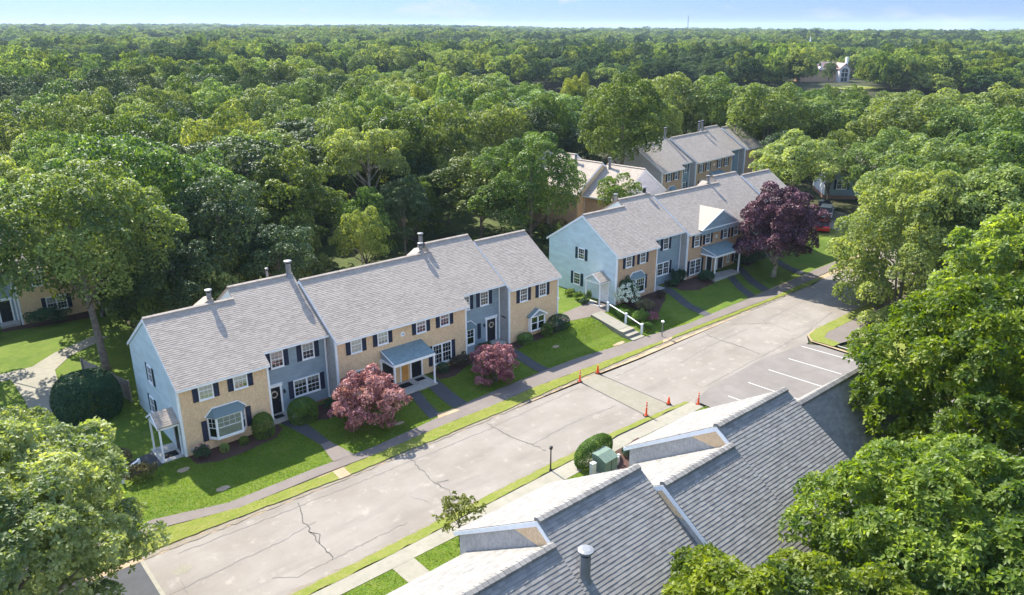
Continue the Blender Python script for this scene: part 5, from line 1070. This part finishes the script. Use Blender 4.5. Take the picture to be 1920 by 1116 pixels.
for (rr, x, y, sp) in rest:
    c_ = clump(x, y); dk = c_ > .5 and random.random() < .8 or random.random() < .2
    if rr < 300: k = 1 if dk else 0
    k = random.choice([3, 3, 3]) if dk else (4 if random.random() < .16 else random.choice([0, 1, 2]))
    hh = random.uniform(.62, 1.12) * (1 + .12 * clump(x, y, .02)); 
    wd = random.choice([random.uniform(.6, .9), random.uniform(.85, 1.35)]) * (sp / 8.2 if sp > 8.5 else 1); V.append((x, y, hgt(x, y) - .3)); sc.append((wd, wd, hh * (1 if sp < 12 else 1.08))); ids.append(k + (5 if rr < 260 else 0))
me = bpy.data.meshes.new('forest'); me.vertices.add(len(V)); me.vertices.foreach_set('co', np.asarray(V, dtype=np.float32).ravel())
a = me.attributes.new('idx', 'INT', 'POINT'); a.data.foreach_set('value', np.asarray(ids, dtype=np.int32))
a = me.attributes.new('scl', 'FLOAT_VECTOR', 'POINT'); a.data.foreach_set('vector', np.asarray(sc, dtype=np.float32).ravel())
a = me.attributes.new('rot', 'FLOAT', 'POINT'); a.data.foreach_set('value', rng.uniform(0, 6.28, len(V)).astype(np.float32))
forest = link('forest', me); forest['kind'] = 'stuff'; forest['label'] = 'unbroken wood of green treetops reaching to the horizon'; forest['category'] = 'forest'
# prototypes for the instancer are the crowns of a few individual trees far off in the wood
src = []
sp_ = [(352, 236), (338, 268), (214, 268), (330, 300), (300, 330), (196, 300), (180, 310), (168, 320), (150, 300), (240, 330)]
for i, key in enumerate(['far0', 'far1', 'far2', 'far3', 'far4', 'oak0', 'oak1', 'oak2', 'dark0', 'pale0']):
    x, y = sp_[i]; t = put_tree(x, y, PROTO[key][3], PROTO[key][2], 'dark' if key in ('far3', 'dark0') else ('pale' if key in ('far4', 'pale0') else 'oak'), {'dark': 'dark pine tree in the far wood beyond the houses', 'pale': 'pale green tree in the far wood beyond the houses', 'oak': 'green tree in the far wood beyond the houses'}['dark' if key in ('far3', 'dark0') else ('pale' if key in ('far4', 'pale0') else 'oak')], 'trees of the far wood, ' + ('pine' if key in ('far3', 'dark0') else ('pale' if key in ('far4', 'pale0') else 'green')), key=key)
    src.append([c for c in t.children if c.name.startswith('crown')][0])
ng = bpy.data.node_groups.new('forest_nodes', 'GeometryNodeTree'); ng.interface.new_socket('Geometry', in_out='INPUT', socket_type='NodeSocketGeometry'); ng.interface.new_socket('Geometry', in_out='OUTPUT', socket_type='NodeSocketGeometry')
gi = ng.nodes.new('NodeGroupInput'); go = ng.nodes.new('NodeGroupOutput'); iop = ng.nodes.new('GeometryNodeInstanceOnPoints'); jg = ng.nodes.new('GeometryNodeJoinGeometry')
for o in reversed(src):
    oi = ng.nodes.new('GeometryNodeObjectInfo'); oi.inputs['Object'].default_value = o; oi.inputs['As Instance'].default_value = True; ng.links.new(oi.outputs['Geometry'], jg.inputs[0])
def na(nm, ty):
    n_ = ng.nodes.new('GeometryNodeInputNamedAttribute'); n_.data_type = ty; n_.inputs[0].default_value = nm; return [o for o in n_.outputs if o.enabled and o.name == 'Attribute'][0]
cx = ng.nodes.new('ShaderNodeCombineXYZ'); ng.links.new(na('rot', 'FLOAT'), cx.inputs[2])
iop.inputs['Pick Instance'].default_value = True
ng.links.new(gi.outputs[0], iop.inputs['Points']); ng.links.new(jg.outputs[0], iop.inputs['Instance']); ng.links.new(na('idx', 'INT'), iop.inputs['Instance Index']); ng.links.new(cx.outputs[0], iop.inputs['Rotation']); ng.links.new(na('scl', 'FLOAT_VECTOR'), iop.inputs['Scale']); ng.links.new(iop.outputs[0], go.inputs[0])
forest.modifiers.new('forest', 'NODES').node_group = ng
print('forest instances', len(V))
# ---------------------------------------------------------------- shrubs
def shrub(name, label, x, y, rx, ry, rz_, m, n=2600, size=.11, trimmed=False, group=None, z=None, rot=0, lobes=7, seed=None, cat='shrub'):
    g_ = np.random.default_rng(seed or int(x*100 + y*7) % 9999)
    if trimmed:
        d = g_.normal(size=(n, 3)); d /= np.linalg.norm(d, axis=1)[:, None]; d[:, 2] = np.where(d[:, 2] < -.55, -d[:, 2], d[:, 2])
        e = np.abs(d)**.82 * np.sign(d); P = e * (1 + g_.normal(size=n) * .012 - (g_.random(n) < .35) * g_.random(n) * .10)[:, None]; Nn = d; jit = .55
        P = P * np.array([rx, ry, rz_]) + np.array([0, 0, rz_ * .62])
    else:
        L = []
        for i in range(lobes):
            a = i * 2.4; q = .5 * math.sqrt((i + .5) / lobes) * 1.15; L.append((cos(a)*q, sin(a)*q, .45 + .25 * (1 - q*1.5) + g_.uniform(-.1, .1), g_.uniform(.34, .5)))
        S = [(l[0] + v[0]*.3, l[1] + v[1]*.3, l[2] + abs(v[2])*.25, l[3]*.45) for l in L for v in g_.normal(size=(6, 3)) * .6] + [(l[0], l[1], l[2], l[3]*.8) for l in L]
        P, Nn = cloud(S, n, -.7, .85, .1); P = P * np.array([rx, ry, rz_*1.25]); jit = .9
    P[:, 2] = np.maximum(P[:, 2], .02)
    V_, F_q = leaves(P, Nn + np.array([0, 0, .2]), size, .65, jit)
    o = link(name, fast_mesh('foliage', V_, F_q, [M[m]], attr=rng.random(len(F_q))), None, (x, y, hgt(x, y) if z is None else z), rot); tag(o, label, cat, group); return o
shrub('shrub', 'large round clipped green bush right of the first wreathed door', 20.95, 47.35, 1.05, .95, 1.0, 'hedge', 7000, .085, True)
shrub('shrub', 'egg-shaped clipped bush left of the first wreathed door', 17.85, 47.1, .74, .7, 1.05, 'hedge', 5200, .08, True)
shrub('shrub', 'small round green bush under the bay window, left one', 15.0, 46.95, .3, .3, .34, 'hedge_lime', 1300, .06, True)
shrub('shrub', 'small round green bush under the bay window, right one', 16.35, 46.95, .32, .3, .34, 'hedge_lime', 1300, .06, True)
shrub('shrub', 'loose dark green rose bush at the corner of the first row', 13.5, 46.95, .65, .5, .75, 'hedge_dark', 1500, .1)
fl = link('flowers', fast_mesh('flowers', *leaves(rng.uniform(-.4, .4, (40, 3)) + np.array([0, 0, .7]), np.tile([0., 0, 1], (40, 1)), .1), [M['pink']]), None, (13.5, 46.95, .2)); tag(fl, 'few pink blooms on the rose bush at the house corner', 'flowers')
shrub('shrub', 'olive shrub with yellow flowers left of the side path', 9.2, 49.6, .95, .75, .9, 'hedge_olive', 2600, .1)
fl = link('flowers', fast_mesh('flowers', *leaves(np.c_[rng.uniform(-.25, .25, (30, 2)), rng.uniform(.75, .95, 30)], np.tile([0., 0, 1], (30, 1)), .13), [M['yellow']]), None, (9.15, 49.25, .1)); tag(fl, 'cluster of yellow flowers in the olive shrub', 'flowers')
shrub('shrub', 'low olive shrub in front of the short white railing', 9.7, 47.0, 1.0, .75, .8, 'hedge_olive', 2600, .1)
shrub('shrub', 'big round dark green bush on the lawn left of the blue gable', 9.5, 58.6, 2.25, 2.1, 2.05, 'hedge_dark', 16000, .17, True)
shrub('shrub', 'brownish leafless-looking bush right of the first porch', 34.7, 46.9, 1.35, .75, .72, 'hedge_brown', 3800, .09)
shrub('shrub', 'small clipped round bush beside the porch post', 33.1, 47.0, .5, .45, .5, 'hedge_dark', 2000, .07, True)
shrub('shrub', 'dark evergreen under the small blue bay', 38.4, 47.9, .9, .6, .55, 'hedge_dark', 2200, .09)
shrub('shrub', 'bright green clipped bush near the plum maple and the grey step wall', 42.1, 47.0, .75, .6, .52, 'hedge', 2600, .08, True)
shrub('shrub', 'upright green bush at the right of the gabled box window', 44.55, 46.8, .52, .5, .7, 'hedge', 2200, .08, True)
shrub('shrub', 'large dark rounded bush at the right corner of the first row', 46.4, 47.2, 1.15, .85, .8, 'hedge_dark', 4200, .09, True)
shrub('shrub', 'dark ground shrub behind the larger plum maple', 23.4, 47.6, .7, .5, .5, 'hedge_dark', 1500, .09)
shrub('hydrangea', 'big hydrangea bush with white flower heads by the side porch', 55.3, 46.7, 1.35, 1.15, 1.9, 'hedge_dark', 5000, .13)
for i in range(70):
    pass
d = rng.normal(size=(120, 3)); d /= np.linalg.norm(d, axis=1)[:, None]; d[:, 2] = np.abs(d[:, 2]); hb = MB()
Vh = []; Fh = []
for q_ in d:
    c0 = q_ * np.array([1.3, 1.15, 1.55]) + np.array([0, 0, .75]); P = c0 + rng.normal(size=(26, 3)) * .09; v_, f_ = leaves(P, q_[None, :].repeat(26, 0), .1, .9); Fh.append(f_ + len(Vh) * 104); Vh.append(v_)
fl = link('flower_heads', fast_mesh('flower_heads', np.concatenate(Vh), np.concatenate(Fh), [M['hydr']]), None, (55.3, 46.7, hgt(55.3, 46.7))); o = [q for q in COL.objects if q.name == 'hydrangea'][0]; fl.parent = o; fl.location = (0, 0, 0)
for (lb, x, y, rx, ry, rz_, m, n) in (('lime-green low shrub by the gable wall, farthest of the bed', 53.2, 52.6, .75, .5, .5, 'hedge_lime', 1800), ('yellow-green shrub by the gable wall, middle of the bed', 52.9, 51.1, .6, .5, .6, 'hedge_lime', 1800), ('dark clipped shrub in the bed beside the asphalt walk', 52.5, 49.9, .55, .5, .4, 'hedge_dark', 1600),
    ('pale leafy plant beside the side porch post', 53.2, 50.1, .5, .45, .8, 'oak_pale', 1500), ('olive spreading shrub between hydrangea and railing', 56.0, 45.0, 1.4, .95, .9, 'hedge_olive', 3800), ('lime and pinkish low shrub beside the white railing', 54.0, 43.9, 1.25, .85, .85, 'hedge_lime', 3800),
    ('reddish low shrub at the lawn side of the railing bed', 55.3, 43.3, .8, .6, .75, 'redmaple', 2200), ('green shrub beside the upper railing post', 53.1, 45.3, .7, .8, .6, 'hedge', 2200), ('green shrub beside the lowest railing post', 53.2, 42.4, .75, .5, .6, 'hedge', 2000),
    ('dark green bush below the double window of the blue section', 64.3, 47.4, 1.1, .75, 1.15, 'hedge_dark', 4200), ('low green bush left of the taller one in front of the blue section', 62.9, 47.0, .8, .6, .6, 'hedge_dark', 2200), ('round dark bush left of the second porch', 67.2, 45.9, 1.15, 1.0, .9, 'hedge_dark', 4600),
    ('dark bush right of the second porch post', 74.4, 46.4, .9, .8, .9, 'hedge_dark', 3000), ('largest dark bush right of the second porch', 76.6, 46.0, 1.7, 1.1, 1.25, 'hedge_dark', 5600), ('small dry shrub at the corner of the brown wall', 59.6, 45.9, .6, .5, .6, 'hedge_brown', 1500)):
    shrub('shrub', lb, x, y, rx, ry, rz_, m, n, .1)
shrub('hedge', 'clipped leafy hedge at the kerb beside the green cabinet', 33.0, 30.0, 1.75, .62, 1.0, 'hedge', 12000, .085, True, rot=R(5), z=.1)
shrub('shrub', 'small dark shrub on red mulch by the grey shingled wall', 35.1, 28.9, .5, .45, .45, 'hedge_dark', 1800, .08)
shrub('shrub', 'dark bush by the doorway of the leftmost blue and tan house', 11.2, 81.0, 2.2, 1.0, 1.3, 'hedge_dark', 5200, .13)
shrub('shrub', 'bright yellow-green shrub at the left edge by the blue house', 6.6, 80.2, 1.0, 1.0, 1.6, 'hedge_lime', 3000, .13)
shrub('shrub', 'young yellowish shrub at the doorstep seen over the far ridge', 94.3, 69.6, 1.6, 1.2, 1.5, 'hedge_lime', 2200, .14)
# small ornamental tree at the near sidewalk
L = make_lobes(1.5, 2.9, 14, .35, (.22, .36), 91); t = thing('ornamental_tree', 'small yellowish ornamental tree on the near sidewalk edge before the white roof', 'tree', (21.2, 29.0, .05)); link('crown', crown_mesh('crown', L, 1500, .16, M['hedge_yg'], sub=5, subr=.3, seed=91, core=.4), t); link('trunk', trunk_mesh(1.5, 2.9, L, M['bark'], .3, rad=.05, limbs=10, seed=91), t)
# standing grass on lawns and verges: blades too small to count
def inside(poly, X, Y):
    c = np.zeros(len(X), bool); n = len(poly)
    for i in range(n):
        (x1, y1), (x2, y2) = poly[i], poly[(i+1) % n]
        if y1 == y2: continue
        k = ((y1 > Y) != (y2 > Y)) & (X < (x2 - x1) * (Y - y1) / (y2 - y1) + x1); c ^= k
    return c
def blades(n, box, names, mat_, hgt_=(.07, .15)):
    X = rng.uniform(box[0], box[1], n); Y = rng.uniform(box[2], box[3], n); ok = np.zeros(n, bool); Z = np.zeros(n)
    for nm in names:
        for poly, dz in PL[nm]:
            k = inside(poly, X, Y); ok |= k
    for nm in ('sidewalk', 'front_path', 'flower_bed', 'dirt_patch', 'road', 'parking_lot', 'path', 'mulch_bed'):
        for poly, dz in PL.get(nm, []): ok &= ~inside(poly, X, Y)
    for (a, b, c, d) in ((12.6, 18.9, 47.6, 59), (18.9, 24, 48.9, 59), (24, 36.1, 47.4, 59), (36.1, 40.8, 48.8, 59), (40.8, 46.9, 47.5, 59), (54.2, 88, 47.2, 58), (7, 43, 10, 23)): ok &= ~((X > a) & (X < b) & (Y > c) & (Y < d))
    X, Y = X[ok], Y[ok]; s_ = np.array([1 - rgr(x)/27*(1 - smooth((y-42)/4)) if x > 48 else 1. for x, y in zip(X, Y)]); X, Y = X*s_, Y*s_
    Z = np.array([hgt(x, y) for x, y in zip(X, Y)]) + .0; a = rng.uniform(0, 6.28, len(X)); w2 = rng.uniform(.018, .04, len(X)); h2 = rng.uniform(*hgt_, len(X)); lx, ly = rng.normal(size=len(X))*.05, rng.normal(size=len(X))*.05
    V = np.stack([np.c_[X - np.cos(a)*w2, Y - np.sin(a)*w2, Z - .01], np.c_[X + np.cos(a)*w2, Y + np.sin(a)*w2, Z - .01], np.c_[X + lx, Y + ly, Z + h2]], 1).reshape(-1, 3)
    o = link('grass', fast_mesh('grass', V, np.arange(len(V)).reshape(-1, 3), [mat_], attr=rng.random(len(X)))); o['kind'] = 'stuff'
blades(90000, (7.4, 58, 40.6, 48), ['lawn'], M['blade'], (.03, .07)); blades(60000, (7.4, 78, 38.8, 41.2), ['verge'], M['blade_dry'], (.03, .08)); blades(60000, (7.4, 45, 23, 31.7), ['verge', 'lawn'], M['blade'], (.03, .08))
# undergrowth along the wood edge
for i in range(46):
    x = random.uniform(19, 70); y = random.uniform(63.5, 71 + (x-20)*.12)
    if hypot(x-60.6, y-67.7) < 1.5 or x > 57 and y < 62: continue
    k = random.choice(['hedge', 'hedge_dark', 'hedge_lime', 'oak_pale', 'hedge_olive']); s_ = random.uniform(.9, 2.1)
    shrub('undergrowth_bush', {'hedge': 'green wild bush in the undergrowth behind the first row', 'hedge_dark': 'dark wild bush in the undergrowth behind the first row', 'hedge_lime': 'lime-green wild bush in the undergrowth behind the first row', 'oak_pale': 'pale leafy bush in the undergrowth behind the first row', 'hedge_olive': 'olive-brown wild bush in the undergrowth behind the first row'}[k], x, y, s_, s_*.8, s_*random.uniform(.6, 1.1), k, 1500, .17, group='wild bushes at the wood edge, ' + k.replace('hedge_', '').replace('oak_', '').replace('hedge', 'green'))
# ---------------------------------------------------------------- haze
hz = MB().box(-13000, 13000, -4000, 13000, -14, 42).build('haze', None) if False else None
def haze(dens):
    m = bpy.data.materials.new('air'); m.use_nodes = True; t_ = m.node_tree; t_.nodes.clear(); o_ = t_.nodes.new('ShaderNodeOutputMaterial'); v_ = t_.nodes.new('ShaderNodeVolumePrincipled')
    v_.inputs['Density'].default_value = dens; v_.inputs['Color'].default_value = (.62, .80, 1, 1); v_.inputs['Anisotropy'].default_value = .1; t_.links.new(v_.outputs[0], o_.inputs['Volume'])
    o = MB().box(-8300, 9300, -3200, 8300, -6, 75).build('haze', m); o['kind'] = 'stuff'; return o
haze(1.0e-4)
